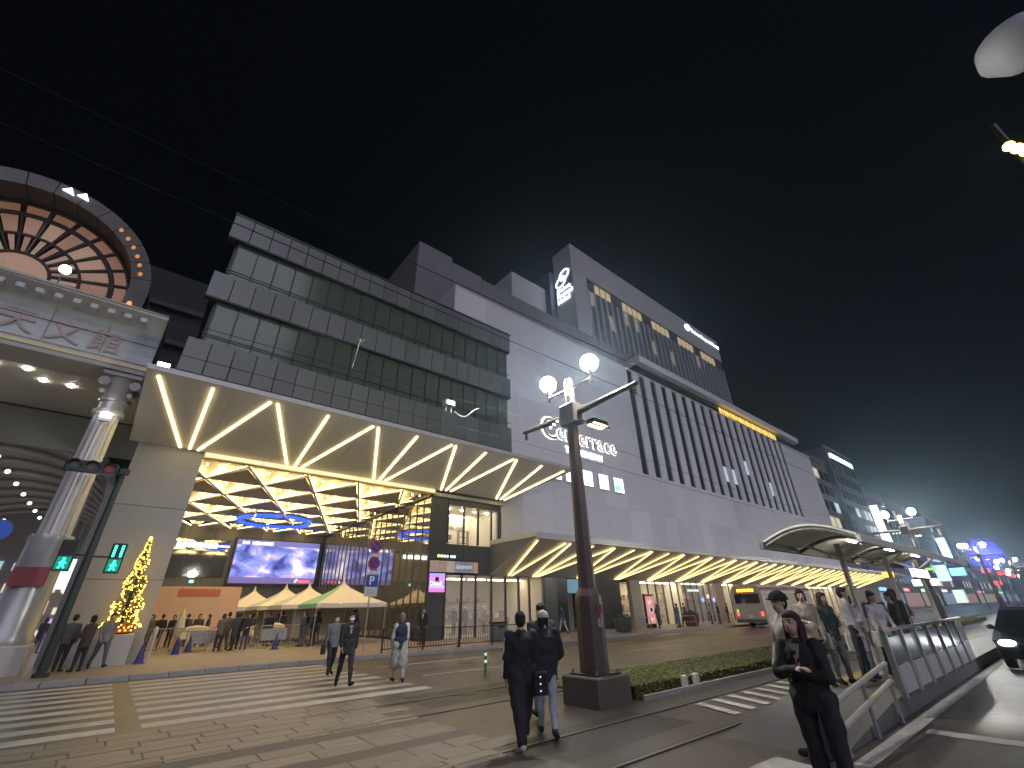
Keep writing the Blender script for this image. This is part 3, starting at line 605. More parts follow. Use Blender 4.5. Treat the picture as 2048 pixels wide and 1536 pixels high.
# goods and dummies inside the corner shop, seen through the glass
for i, (x, y) in enumerate(((16.6, 27.2), (17.7, 27.6), (19.0, 28.2), (20.3, 27.8))):
    dm = thing('mannequin', ['mannequin in a grey top nearest the display at the shop corner', 'mannequin in dark clothes second from the shop corner', 'mannequin in dark clothes third from the shop corner', 'mannequin in beige clothes fourth from the shop corner'][i], 'mannequin', (x, y, .2), 'mannequins in the corner shop')
    c = [(.3, .3, .3), (.1, .1, .11), (.05, .05, .06), (.3, .25, .2)][i]
    MB().lathe([(.10, .75), (.16, .85), (.13, 1.1), (.19, 1.3), (.17, 1.42), (.06, 1.5)], (x, y, .25), 12).build('torso', mat('dummy cloth %d' % i, c, .8), dm, True)
    MB().ball((x, y, 1.88), .105, (.85, .95, 1.15), 12, 8).build('head', mat('dummy white', (.6, .55, .5), .5), dm, True)
    for sx in (-.08, .08): MB().tube((x + sx, y, .25), (x + sx, y, 1.08), .05, .085, 8).build('leg', mat('dummy trousers', (.05, .05, .06), .8), dm, True)
    for sx in (-.2, .2): MB().tube((x + sx * 1.2, y, 1.05), (x + sx * .9, y, 1.62), .04, .055, 8).build('arm', mat('dummy cloth %d' % i, c, .8), dm, True)
    MB().lathe([(.2, 0), (.2, .02), (.03, .04)], (x, y, .2), 14).build('stand', STEEL, dm)
cnt_ = thing('shop_counter', 'wooden counter with goods inside the corner shop', 'counter', (21.5, 29, .2))
MB().cbox(19.6, 23.6, 29.0, 29.6, .2, 1.15, .02).build('front', WOOD, cnt_); MB().cbox(19.55, 23.65, 28.95, 29.65, 1.152, 1.2, .01).build('top', WOOD, cnt_)
for i in range(6): bx('goods_box', mat('goods c%d' % i, [(.5, .4, .3), (.3, .35, .5), (.6, .55, .5), (.2, .15, .12), (.5, .5, .45), (.3, .2, .15)][i], .6), cnt_, 19.8 + i * .62, 20.2 + i * .62, 29.1, 29.4, 1.201, 1.4 + .12 * (i % 3))
rk = thing('wall_shelf', 'wooden wall shelf with jars at the back of the corner shop', 'shelf', (21, 32.8, .2))
for z in (1.1, 1.7, 2.3): bx('shelf_board', WOOD, rk, 18.2, 23.8, 32.5, 32.95, z, z + .04)
for i in range(16): MB().lathe([(.07, 0), (.08, .05), (.08, .2), (.04, .26), (.04, .3)], (18.5 + .34 * i, 32.7, (1.14, 1.74, 2.34)[i % 3]), 8).build('jar', mat('jar %d' % (i % 4), [(.3, .12, .06), (.5, .45, .35), (.15, .2, .15), (.4, .3, .1)][i % 4], .3), rk)

# ================================================================ hotel tower
hot = thing('hotel_tower', 'tall hotel tower with ribbed facade and lit top windows behind the mall', 'building', (74, 40, 27))
HC = mat('hotel concrete', (.45, .445, .435), .6, noise=.08, nscale=.6)
bx('body', HC, hot, 46.8, 101.5, 38.2, 42.5, 27, 53.3); MB().cbox(46.7, 101.6, 37.95, 42.6, 55.9, 62.2, .1).build('crown', HC, hot)
bx('recess_floor', mat('hotel recess', (.07, .07, .075), .5), hot, 46.8, 101.5, 38.3, 42.5, 53.3, 55.9)
bx('corner_pier', HC, hot, 46.7, 50.4, 37.95, 38.198, 27, 55.88)
AMB = mat('hotel lit pane', (.1, .08, .05), .3, emit=(1, .80, .45), es=.34); DPH = mat('hotel pane', (.15, .155, .165), .3, .15)
for i in range(30):
    x = 51 + i * 1.67; lit = (i % 6) not in (4, 5) and i not in (0,)
    bx('top_window', AMB if lit else DPH, hot, x + .22, x + 1.45, 38.15, 38.29, 53.6, 55.5)
RB = mat('hotel rib', (.36, .37, .38), .5, noise=.06, nscale=.5)
rnd = random.Random(5)
for i in range(31):
    x = 50.6 + i * 1.67
    MB().cbox(x, x + .42, 37.98, 38.198, 29, 53.28, .02).build('rib', RB, hot)
for i in range(30):
    x = 50.6 + i * 1.67
    for k in range(7):
        z = 30.2 + k * 3.3; lit = rnd.random() < .045
        bx('window', mat('hotel dim lit', (.1, .09, .07), .4, emit=(1, .85, .6), es=.16) if lit else DPH, hot, x + .50, x + 1.60, 38.12, 38.197, z, z + 3.18)
hs_ = thing('hotel_side_sign', 'white glowing hotel logo and three-line name on the tower end wall', 'sign', (46.6, 40.3, 50))
HW = glow('hotel white', (.75, .80, 1.0), 2.2)
def ringpts(cy, cz_, ry, rz, tilt, n=28): 
    out = []
    for i in range(n + 1):
        a = 2 * math.pi * i / n; u, v = ry * math.cos(a), rz * math.sin(a); out.append((46.62, cy - (u * math.cos(tilt) - v * math.sin(tilt)), cz_ + u * math.sin(tilt) + v * math.cos(tilt)))
    return out
MB().path(ringpts(39.95, 55.9, 1.15, .95, .5), .16, 6).build('logo_ring', HW, hs_); MB().path(ringpts(40.9, 54.7, 1.25, .95, .5), .16, 6).build('logo_ring', HW, hs_)
text('logo_letter', 'R', 1.7, HW, hs_, (46.62, 40.95, 54.75), (0, -1, 0), (0, 0, 1), .03, bold=.03)
for i, s in enumerate(('Daiwa', 'Roynet', 'Hotel')): text('name_line', s, 1.32, HW, hs_, (46.62, 42.05, 52.5 - i * 1.22), (0, -1, 0), (0, 0, 1), .03, bold=.03)
hf = thing('hotel_front_sign', 'long white glowing hotel name along the top of the tower front', 'sign', (92, 37.9, 60))
MB().path([(86.6 + .9 * math.cos(a * .35), 37.88, 60.2 + .75 * math.sin(a * .35)) for a in range(19)], .13, 6).build('logo_ring', HW, hf); MB().path([(87.2 + .8 * math.cos(a * .35), 37.88, 60.6 + .7 * math.sin(a * .35)) for a in range(19)], .13, 6).build('logo_ring', HW, hf)
text('name_line', 'Daiwa Roynet Hotel', 1.62, HW, hf, (88.4, 37.9, 59.75), (1, 0, 0), (0, 0, 1), .03, bold=.03)
hl = thing('stair_tower', 'plain grey stair tower joined behind the hotel end wall', 'building', (42, 46, 27))
MB().cbox(37.5, 45.6, 44, 50, 27, 54.5, .05).build('walls', HC, hl); bx('window', glow('stair lit', (1, .75, .3), .9), hl, 39.6, 40.5, 43.94, 43.995, 45.6, 46.8)
bx('gap_link', mat('link dark', (.09, .11, .13), .4), hl, 45.62, 47.2, 42.7, 49, 27, 58)
# ================================================================ arcade gate on the left
arc = thing('arcade_gate', 'ornate arcade gate with classical column, pale entablature and glowing fan window', 'gate', (-6, 24, .15))
STN = mat('gate stone', (.50, .48, .43), .55, noise=.1, nscale=2); PALE = mat('entablature glass', (.52, .55, .53), .3, noise=.08, nscale=1.5)
# cornice with a hollow curved end profile, swept along X
prof = [(23.0, 11.45), (23.0, 12.0), (22.96, 12.4), (22.88, 12.8), (22.72, 13.2), (22.45, 13.55), (22.2, 13.72), (22.2, 13.92), (24.6, 13.92), (24.6, 11.45)]
MB().prism(prof, 'x', -14, -1.75).build('cornice', STN, arc)
for i in range(7):
    x0 = -14 + i * 1.75
    p = [(22.985, 11.62), (22.985, 12.0), (22.945, 12.4), (22.865, 12.8), (22.74, 13.1)]; q = [(a - .02, b) for a, b in p]
    MB().prism(q + p[::-1], 'x', x0 + .03, x0 + 1.72).build('glass_panel', PALE, arc)
PK = mat('faded red letter', (.54, .41, .385), .6)
for i, (x, s) in enumerate(((-6.7, 'ん'), (-5.3, '文'), (-4.0, '天'))): text('gate_lettering', ('天', '文', '館')[i], 1.15, PK, arc, (x, 22.90 - .0, 11.85), (1, 0, 0), (0, -.06, 1), .015)
for i in range(14): MB().cbox(-9.8 + i * .55, -9.55 + i * .55, 22.2, 22.5, 13.30, 13.50, .02).build('dentil', mat('dentil pale', (.62, .62, .60), .5), arc)
bx('architrave', STN, arc, -14, -1.8, 22.75, 24.4, 11.05, 11.44); bx('architrave_trim', mat('gold trim', (.55, .46, .25), .4, .3), arc, -14, -1.78, 22.70, 22.748, 11.25, 11.40)
bx('gate_soffit', mat('cream soffit', (.62, .58, .44), .5), arc, -14, -1.8, 24.41, 30, 11.1, 11.2)
DL = glow('gate downlight', (1.0, .97, .92), 30)
for i, (x, y) in enumerate(((-6.6, 24.9), (-5.6, 24.9), (-5.2, 25.9), (-4.3, 25.9), (-7.5, 25.4), (-8.6, 25.0))): MB().lathe([(.10, 0), (.13, .05)], (x, y, 11.04), 12).build('downlight', DL, arc)
# column: plinth, shaft with flutes, ring, capital with scrolls
cx, cy = -2.45, 23.5
MB().cbox(cx - .72, cx + .72, cy - .72, cy + .72, .15, 1.0, .04).build('plinth', STN, arc)
MB().lathe([(.66, 1.0), (.68, 1.2), (.62, 1.3), (.60, 4.2), (.64, 4.3), (.60, 4.45)], (cx, cy, 0), 24).build('pedestal', mat('pedestal grey', (.40, .42, .41), .3, .2), arc, True)
bx('red_notice', mat('red notice', (.30, .06, .07), .6), arc, cx - .52, cx + .40, cy - .70, cy - .665, 2.75, 3.35)
v = []; fl = []; ZS = [4.45, 9.2]; NF = 48
mb = MB()
prof2 = [(.44 - (.035 if (i % 4) in (1, 2) else 0)) for i in range(NF)]
for z, k in ((4.45, 1.05), (6.8, 1.0), (9.2, .93)):
    for i in range(NF): a = 2 * math.pi * i / NF; v.append((cx + prof2[i] * k * math.cos(a), cy + prof2[i] * k * math.sin(a), z))
for j in range(2):
    for i in range(NF): fl.append((j * NF + i, j * NF + (i + 1) % NF, (j + 1) * NF + (i + 1) % NF, (j + 1) * NF + i))
mb.add(v, fl).build('shaft', mat('column silver', (.58, .57, .53), .3, .35), arc)
MB().lathe([(.40, 9.2), (.52, 9.25), (.52, 9.4), (.42, 9.45), (.42, 9.75), (.50, 9.8), (.48, 9.9)], (cx, cy, 0), 24).build('neck_ring', mat('column silver', (.58, .57, .53), .3, .35), arc, True)
MB().lathe([(.40, 9.9), (.40, 10.2), (.48, 10.6), (.62, 10.85)], (cx, cy, 0), 24).build('capital', STN, arc, True)
for sx in (-1, 1):
    for sy in (-1, 1):
        MB().lathe([(.05, -.09), (.19, -.08), (.19, .08), (.05, .09)], (cx + sx * .5, cy + sy * .5, 10.55), 14, 'y').build('scroll', STN, arc, True)
        MB().lathe([(.02, -.08), (.10, -.06), (.10, .06), (.02, .08)], (cx + sx * .45, cy + sy * .45, 10.12), 10, 'y').build('leaf_curl', STN, arc, True)
MB().cbox(cx - .66, cx + .66, cy - .66, cy + .66, 10.86, 11.045, .03).build('abacus', STN, arc)
bx('column_lamp', glow('column lamp', (1, .95, .85), 18), arc, cx - .16, cx + .16, cy - .60, cy - .50, 9.0, 9.12)
lmpb = MB().cbox(cx - .2, cx + .2, cy - .62, cy - .46, 8.84, 8.99, .02).build('lamp_bracket', STEEL, arc)
# fan window: radial panes and bars on plane Y 27, barrel rim in front
fx, fz, fy = -8.15, 16.45, 27.0
BAR = mat('fan bar', (.085, .07, .06), .5, .2)
PN = [mat('fan pane ' + str(i), (.30, .19, .14), .5, noise=.35, nscale=7, emit=c, es=s) for i, (c, s) in enumerate([((.60, .31, .19), .24), ((.62, .37, .24), .28), ((.58, .27, .15), .20), ((.60, .40, .23), .25)])]
rings = [1.15, 2.2, 3.35]
def sect(r0, r1, a0, a1, y0, y1, n=4):
    P = [(fx + r1 * math.cos(a0 + (a1 - a0) * i / n), fz + r1 * math.sin(a0 + (a1 - a0) * i / n)) for i in range(n + 1)] + [(fx + r0 * math.cos(a1 - (a1 - a0) * i / n), fz + r0 * math.sin(a1 - (a1 - a0) * i / n)) for i in range(n + 1)]
    return MB().prism(P, 'y', y0, y1)
NS = 12
for k in range(NS):
    a0, a1 = math.pi * k / NS, math.pi * (k + 1) / NS
    for r_a, r_b in zip(rings, rings[1:]): sect(r_a + .07, r_b - .07, a0 + .09 / r_a, a1 - .09 / r_a, fy, fy + .03).build('fan_pane', random.choice(PN), arc)
    MB().tube((fx + 1.1 * math.cos(a0), fy - .03, fz + 1.1 * math.sin(a0)), (fx + 3.9 * math.cos(a0), fy - .03, fz + 3.9 * math.sin(a0)), .06, n=6).build('fan_bar', BAR, arc)
    sect(3.5, 4.0, a0 + .03, a1 - .03, fy, fy + .03).build('fan_pane', PN[2], arc)
for r_ in rings + [3.45, 4.05]: MB().path([(fx + r_ * math.cos(math.pi * i / 28), fy - .03, fz + r_ * math.sin(math.pi * i / 28)) for i in range(29)], .075, 6).build('fan_ring', BAR, arc)
sect(.02, 1.08, 0, math.pi, fy, fy + .03, 12).build('fan_pane', PN[1], arc)
for i in range(8):
    for k in range(2): bx('lower_pane', PN[(i + k) % 4], arc, fx - 4 + i * 1.0 + .06, fx - 3 + i * 1.0 - .06, fy, fy + .03, 14.0 + k * 1.2 + .06, 15.2 + k * 1.2 - .06)
for i in range(9): bx('fan_bar', BAR, arc, fx - 4 + i - .05, fx - 4 + i + .05, fy - .08, fy - .005, 14.0, 16.4)
for z in (14.0, 15.2, 16.4): bx('fan_bar', BAR, arc, fx - 4.1, fx + 4.1, fy - .1, fy - .082, z - .06, z + .06)
RIM = mat('barrel rim', (.10, .09, .075), .5, noise=.1, nscale=1)
for k in range(14): sect(4.15, 4.95, math.pi * k / 14, math.pi * (k + 1) / 14 - .008, 25.6, 27.4, 3).build('barrel_segment', RIM, arc)
for sx in (-1, 1): bx('barrel_leg', RIM, arc, fx + sx * 4.55 - .4, fx + sx * 4.55 + .4, 25.6, 27.4, 13.95, fz - .01)
ORG = glow('flame orange', (1, .25, .05), 1.6)
for i in range(4): MB().prism([(fx + 4.32, 14.3 + i * .42), (fx + 4.62, 14.3 + i * .42), (fx + 4.5, 14.68 + i * .42), (fx + 4.38, 14.66 + i * .42)], 'y', 25.5, 25.59).build('amber_lamp', ORG, arc)
for i in range(6): a = .28 + i * .12; MB().ball((fx + 4.5 * math.cos(a), 25.55, fz + 4.5 * math.sin(a)), .09, (1, .5, 1.5), 8, 6).build('amber_lamp', glow('amber dim', (1, .38, .14), .5), arc)
for sx in (-.28, .28): MB().prism([(fx + .75 + sx - .25, 21.0 ), (fx + .75 + sx + .22, 20.9), (fx + .75 + sx + .02, 21.3)], 'y', 25.5, 25.59).build('crest_lamp', glow('crest white', (.8, .85, 1), 2.2), arc)
# interior vault ribs, right wall, shop fronts and floor lamps of the arcade
VLT = mat('vault cream', (.45, .44, .38), .6)
for i in range(12):
    y = 31 + i * 3.2
    MB().path([(-7.4 + 5.6 * math.cos(math.pi * k / 12), y, 7.2 + 3.6 * math.sin(math.pi * k / 12)) for k in range(13)], .16, 6).build('vault_rib', VLT, arc)
mb = MB()
for k in range(12):
    a, b = math.pi * k / 12, math.pi * (k + 1) / 12
    mb.quad((-7.4 + 5.8 * math.cos(a), 30, 7.2 + 3.8 * math.sin(a)), (-7.4 + 5.8 * math.cos(b), 30, 7.2 + 3.8 * math.sin(b)), (-7.4 + 5.8 * math.cos(b), 70, 7.2 + 3.8 * math.sin(b)), (-7.4 + 5.8 * math.cos(a), 70, 7.2 + 3.8 * math.sin(a)))
mb.build('vault', mat('vault dim', (.30, .30, .27), .7), arc)
bx('tympanum', mat('tympanum grey', (.28, .28, .25), .6), arc, -14, -1.4, 30.0, 30.1, 9.2, 11.0)
bx('arcade_wall', mat('arcade wall', (.35, .34, .31), .6, noise=.1), arc, -1.75, -1.3, 26.95, 70, .15, 7.2)
bx('arcade_wall', mat('arcade wall', (.35, .34, .31), .6, noise=.1), arc, -13.4, -13.1, 26.95, 70, .15, 7.2)
for i in range(9):
    y = 29 + i * 3.6; c = [(.55, .6, 1), (1, .8, .55), (.9, .4, .5), (.6, .9, 1), (1, .9, .7)][i % 5]
    bx('arcade_shop_sign', glow('arcade sign %d' % (i % 5), c, 2.2), arc, -1.95, -1.76, y, y + 2.2, 2.9, 3.5); bx('arcade_shop_window', glow('arcade window %d' % (i % 5), tuple(.6 + .4 * q for q in c), .8), arc, -1.82, -1.76, y, y + 2.6, .5, 2.6)
    bx('arcade_shop_sign', glow('arcade sign %d' % ((i + 2) % 5), c, 2.2), arc, -13.09, -12.9, y, y + 2.2, 2.9, 3.6)
    MB().ball((-7.4, y, 9.9), .13, n=10, m=6).build('vault_lamp', glow('vault lamp', (1, .95, .85), 3), arc)
bx('arcade_end', mat('arcade end', (.3, .29, .27), .7), arc, -13.2, -1.76, 60, 60.2, .15, 11)
rz = random.Random(9)
for i in range(9):
    for k in range(4):
        c = rz.choice([(.6, .7, 1), (1, .85, .6), (1, .5, .5), (.6, .95, 1), (1, .95, .85), (.8, .5, 1)]); x = -13 + i * 1.25; z = .4 + k * 1.75
        bx('arcade_lit_panel', glow('arcade lit %.1f%.2f%.2f' % c, c, .7 if k else .5), arc, x + .1, x + rz.uniform(.6, 1.1), 59.85, 59.98, z, z + rz.uniform(.5, 1.5))
for i in range(6):
    y = 33 + i * 4.2; c = [(.75, .85, 1), (1, .8, .8), (.9, .95, 1), (1, .9, .7), (.7, .8, 1), (1, .6, .6)][i]
    MB().cbox(-3.4 - .2 * (i % 2), -2.1, y, y + .12, 3.6, 4.5, .02).build('hanging_sign', glow('hanging sign %d' % i, c, 1.4), arc); MB().tube((-2.75, y + .06, 4.5), (-2.75, y + .06, 8.6), .015, n=6).build('sign_rod', STEEL, arc)
fld = thing('flood_lamp', 'bright white flood lamp bracketed at the gate corner beside the soffit', 'lamp', (-1.2, 20.7, 10.7))
MB().cbox(-1.42, -.95, 20.5, 20.75, 10.62, 10.9, .03).build('housing', DARKMET, fld); MB().box(-1.38, -.99, 20.47, 20.498, 10.66, 10.86).build('lens', glow('flood white', (.8, .95, 1), 25), fld)
MB().path([(-1.2, 20.7, 10.7), (-1.25, 21.6, 10.45), (-1.6, 22.6, 11.2)], .03).build('bracket', DARKMET, fld)
gl = thing('gate_globe_lamp', 'small white lamp on a thin stalk on top of the gate', 'lamp', (-5.55, 22.4, 13.92))
MB().tube((-5.55, 22.4, 13.92), (-5.55, 22.4, 14.55), .025, n=8).build('stalk', STEEL, gl); MB().lathe([(.03, 0), (.16, .08), (.19, .2), (.15, .34), (.05, .40)], (-5.55, 22.4, 14.55), 14).build('shade', glow('globe lamp cool', (.9, 1, 1), 9), gl, True)
dkb = thing('side_building', 'dark unlit building wall between the arcade gate and glass block', 'building', (-2, 34, .15))
bx('wall', mat('unlit wall', (.03, .032, .032), .8), dkb, -9, -.8, 34, 40, 11.3, 24); 
for z in (15.5, 18.2, 20.9): bx('ledge', mat('unlit ledge', (.07, .07, .068), .8), dkb, -4.0, -.8, 33.6, 33.98, z, z + .35)

# ================================================================ traffic signals
sp = thing('traffic_signal_pole', 'dark traffic signal pole at the kerb in front of the arcade column', 'traffic signal', (-1.15, 21.6, .15))
SGN = mat('signal pole green black', (.035, .05, .045), .45, .3)
MB().lathe([(.20, 0), (.2, .12), (.13, .16), (.12, 3.0), (.085, 6.3), (.09, 6.34)], (-1.15, 21.6, .15), 14).build('pole', SGN, sp, True)
hd = MB().cbox(-2.75, -1.30, 21.35, 21.62, 6.42, 6.82, .05).build('vehicle_head', SGN, sp)
MB().cbox(-1.28, -.95, 21.4, 21.6, 6.5, 6.72, .04).build('bracket', SGN, sp)
for i, c in enumerate(((.02, .05, .03), (.1, .08, .02), (.35, .03, .02))):
    x = -2.5 + .48 * i; MB().lathe([(.15, 0), (.15, .03)], (x, 21.32, 6.62), 14, 'y').build('lens', mat('signal lens %d' % i, c, .25), hd)
    mbv = MB()
    for k in range(9): a, b = math.pi * k / 9 - .15, math.pi * (k + 1) / 9 - .15 + .02; mbv.slab([(x + .18 * math.cos(a), 21.34, 6.62 + .18 * math.sin(a)), (x + .18 * math.cos(b), 21.34, 6.62 + .18 * math.sin(b)), (x + .18 * math.cos(b), 21.10, 6.60 + .18 * math.sin(b)), (x + .18 * math.cos(a), 21.10, 6.60 + .18 * math.sin(a))], .01)
    mbv.build('visor', mat('visor red' if i == 0 else 'visor dark', (.22, .03, .03) if i == 0 else (.03, .035, .03), .5), hd)
GRN = glow('walk green', (.02, 1.0, .55), 5.5); GRD = glow('walk green dim', (.0, .28, .17), .8)
for i, (x, z, y) in enumerate(((-1.72, 3.15, 21.5), (-.42, 3.12, 21.55))):
    ph = thing('pedestrian_signal', ['green walking figure signal on the outer side of the signal pole', 'green walking figure signal with count bars beside the christmas tree'][i], 'traffic signal', (x, y, z), 'pedestrian signals')
    MB().cbox(x - .21, x + .21, y - .12, y + .12, z, z + .98, .03).build('case', SGN, ph)
    bx('green_lens', GRD, ph, x - .17, x + .17, y - .145, y - .122, z + .05, z + .44); bx('red_lens', mat('dark lens', (.03, .02, .02), .3), ph, x - .17, x + .17, y - .145, y - .122, z + .52, z + .92)
    mbf = MB(); mbf.ball((x, y - .16, z + .37), .038, (1, .3, 1), 8, 6)
    for a, b in (((0, .33), (0, .21)), ((0, .21), (-.07, .08)), ((0, .21), (.07, .09)), ((0, .31), (-.08, .22)), ((0, .31), (.08, .23))): mbf.tube((x + a[0], y - .16, z + a[1]), (x + b[0], y - .16, z + b[1]), .022, n=6)
    mbf.build('walking_figure', GRN, ph)
    if i == 1:
        for s in (-1, 1): bx('count_bar', GRN, ph, x + s * .1 - .03, x + s * .1 + .03, y - .165, y - .147, z + .52, z + .90)
    MB().box(min(x, -1.15), max(x, -1.15), y + .122, y + .16, z + .5, z + .56).build('arm', SGN, ph)
bs = thing('blue_round_sign', 'round blue road sign on a pole beside the arcade column', 'road sign', (-3.95, 24, .15))
MB().tube((-3.95, 24, .15), (-3.95, 24, 5.0), .04, n=8).build('pole', STEEL, bs); MB().lathe([(.36, 0), (.36, .02)], (-3.95, 23.92, 4.6), 20, 'y').build('disc', mat('sign blue', (.02, .07, .35), .4, emit=(.02, .06, .3), es=.35), bs)
MB().lathe([(.12, 0), (.12, .01)], (-4.2, 23.9, 5.0), 12, 'y').build('lamp', glow('blue sign lamp', (.7, .9, 1), 6), bs)

# ================================================================ Christmas tree of lights
tr = thing('christmas_tree', 'slim christmas tree covered in yellow fairy lights beside the grey pier', 'tree', (.42, 24.9, .15))
MB().tube((.42, 24.9, 1.3), (.42, 24.9, 4.6), .06, .015, 8).build('trunk', mat('tree trunk', (.06, .04, .025), .9), tr)
mb = MB(); ml = MB(); rr = random.Random(11)
for i in range(2600):
    t = rr.random() ** 1.4; z = 1.5 + 3.25 * t; tier = .82 + .18 * math.cos(t * 26); r = (.62 * (1 - t) + .03) * tier * math.sqrt(rr.uniform(.25, 1)); a = rr.random() * 6.283
    c = Vector((.42 + r * math.cos(a), 24.9 + r * math.sin(a), z - r * .25)); d = Vector((math.cos(a), math.sin(a), -.5)) * rr.uniform(.05, .11); e = Vector((-math.sin(a), math.cos(a), rr.uniform(-.4, .4))) * .02
    mb.quad(c - d * .3, c + e, c + d, c - e)
tag(mb.build('crown', mat('fir needles', (.022, .045, .02), .8), tr), kind='stuff')
for i in range(420):
    t = rr.random() ** 1.25; z = 1.5 + 3.3 * t; tier = .85 + .15 * math.cos(t * 26); r = (.64 * (1 - t) + .035) * tier; a = rr.random() * 6.283
    ml.ball((.42 + r * math.cos(a), 24.9 + r * math.sin(a), z - r * .2), .019 + .006 * rr.random(), n=6, m=4)
tag(ml.build('fairy_lights', glow('fairy yellow', (1.0, .55, .06), 7), tr), kind='stuff')
MB().lathe([(.30, 0), (.44, .05), (.47, .35), (.42, .36)], (.42, 24.9, 1.18), 16).build('pot', mat('orange pot', (.45, .13, .04), .6), tr, True)
MB().cbox(-.05, .95, 24.4, 25.4, .15, 1.17, .02).build('plinth', mat('plinth white', (.5, .5, .48), .7), tr)
for i in range(5): MB().ball((.1 + i * .17, 24.42, 1.30), .035, n=8, m=5).build('orange_bulb', glow('bulb orange', (1, .25, .03), 5), tr)

# ================================================================ event: backdrop, tents, tables, barriers, cones
stg = thing('event_backdrop', 'wide pink printed event backdrop wall at the rear of the plaza', 'backdrop', (4, 38.1, .15))
PKB = mat('pink print', (.66, .45, .41), .7, noise=.10, nscale=2.5)
for i in range(3): MB().cbox(1.5 + i * 1.72, 3.20 + i * 1.72, 38.0, 38.12, .15, 3.5, .01).build('panel', PKB, stg)
bx('title_band', mat('title red', (.50, .17, .12), .7, noise=.15, nscale=6), stg, 3.0, 5.4, 37.975, 37.998, 2.88, 3.36)
bx('centre_print', mat('pink plain', (.66, .49, .45), .7), stg, 2.9, 5.6, 37.975, 37.998, 1.2, 2.8)
FAB = [mat('tent cream', (.78, .75, .68), .8), mat('tent grey', (.50, .53, .56), .8), mat('tent green', (.22, .50, .34), .8)]
tl = ['nearest white peaked tent with a green roof side', 'white peaked tent with a grey side, next behind the green sided tent', 'white peaked tent third from the kerb', 'rearmost small white peaked tent by the backdrop']
for i, (tx, ty, hw, pk) in enumerate(((10.95, 30.2, 2.1, 3.55), (9.9, 33.6, 2.0, 3.45), (9.3, 37.0, 2.0, 3.55), (7.95, 40.4, 1.9, 3.5))):
    t = thing('event_tent', tl[i], 'tent', (tx, ty, .15), 'event tents'); n = 6
    for k, (s0, s1) in enumerate((((-1, -1), (1, -1)), ((1, -1), (1, 1)), ((1, 1), (-1, 1)), ((-1, 1), (-1, -1)))):
        mb = MB(); V = []
        for j in range(n + 1):
            u = j / n; r = hw * ((1 - u) ** 1.55); r = max(r, .05); z = 2.25 + (pk - 2.25) * u
            V += [(tx + s0[0] * r, ty + s0[1] * r, z), (tx + s1[0] * r, ty + s1[1] * r, z)]
        mb.add(V, [(2 * j, 2 * j + 1, 2 * j + 3, 2 * j + 2) for j in range(n)]); c = FAB[2] if (i == 0 and k == 3) else FAB[1] if k == 3 else FAB[0]
        sl = mb.build('roof_side', c, t)
        a = (tx + s0[0] * hw, ty + s0[1] * hw); b = (tx + s1[0] * hw, ty + s1[1] * hw)
        MB().slab([(a[0], a[1], 2.02), (b[0], b[1], 2.02), (b[0], b[1], 2.245), (a[0], a[1], 2.245)], .012).build('valance', c, t)
    MB().lathe([(.06, 0), (.05, .12), (.01, .2)], (tx, ty, pk - .02), 8).build('finial', FAB[0], t)
    for sx in (-1, 1):
        for sy in (-1, 1): MB().tube((tx + sx * (hw - .04), ty + sy * (hw - .04), .15), (tx + sx * (hw - .04), ty + sy * (hw - .04), 2.24), .03, n=8).build('leg', STEEL, t)
    if i < 3: MB().slab([(tx - hw, ty + hw, .5), (tx + hw, ty + hw, .5), (tx + hw, ty + hw, 2.0), (tx - hw, ty + hw, 2.0)], .01).build('back_curtain', mat('curtain cream', (.55, .5, .4), .8), t)
    MB().tube((tx, ty, 2.2), (tx, ty, 2.45), .05, n=8).build('tent_lamp', glow('tent lamp', (1, .85, .6), 12), t)
CLO = mat('white cloth', (.62, .57, .46), .8)
def cover(name, lab, x, y, w, d, h, top=None):
    t = thing(name, lab, 'table', (x, y, .15)); mb = MB(); nx, ny = 10, 8; V = []
    for j in range(ny + 1):
        for i in range(nx + 1):
            u, v = i / nx * 2 - 1, j / ny * 2 - 1; e = max(abs(u), abs(v)); z = .15 + h + .05 * math.sin(u * 5 + j) * .4 + (.18 * (1 - e) if top else 0)
            if e > .8: z = .15 + h - (e - .8) / .2 * .45
            V.append((x + u * w, y + v * d, z))
    mb.add(V, [(j * (nx + 1) + i, j * (nx + 1) + i + 1, (j + 1) * (nx + 1) + i + 1, (j + 1) * (nx + 1) + i) for j in range(ny) for i in range(nx)]); mb.build('cloth', CLO, t, 'all')
    MB().cbox(x - w * .85, x + w * .85, y - d * .85, y + d * .85, .15 + h - .12, .15 + h - .08, .01).build('table_top', WOOD, t)
    for sx in (-1, 1):
        for sy in (-1, 1): MB().tube((x + sx * w * .75, y + sy * d * .75, .15), (x + sx * w * .75, y + sy * d * .75, .15 + h - .1), .025, n=6).build('leg', STEEL, t)
    return t
cover('covered_table', 'white cloth covered table in front of the pink backdrop', 3.75, 30.8, .75, .5, 1.0, 1); cover('covered_table', 'white cloth covered table between the crowd and the tents', 6.05, 31.6, .6, .45, 1.0, 1); cover('covered_table', 'small white cloth covered table near the blue cone by the tents', 7.75, 31.4, .5, .4, 1.0, 1)
fu = thing('folded_umbrella', 'tall folded white parasol standing beside the covered table', 'parasol', (3.0, 31.4, .15))
MB().lathe([(.03, 0), (.03, .6), (.16, .65), (.22, 1.1), (.14, 1.7), (.03, 1.95)], (3.0, 31.4, .15), 10).build('canopy', CLO, fu, True); MB().lathe([(.22, 0), (.2, .08), (.04, .1)], (3.0, 31.4, .15), 12).build('base', STEEL, fu)
CBL = mat('cone blue', (.03, .035, .22), .5)
cl_ = ['blue traffic cone standing alone before the backdrop crowd', 'blue traffic cone at the end of the barriers near the tents', 'blue traffic cone behind the covered table', 'blue traffic cone beside the christmas tree plinth']
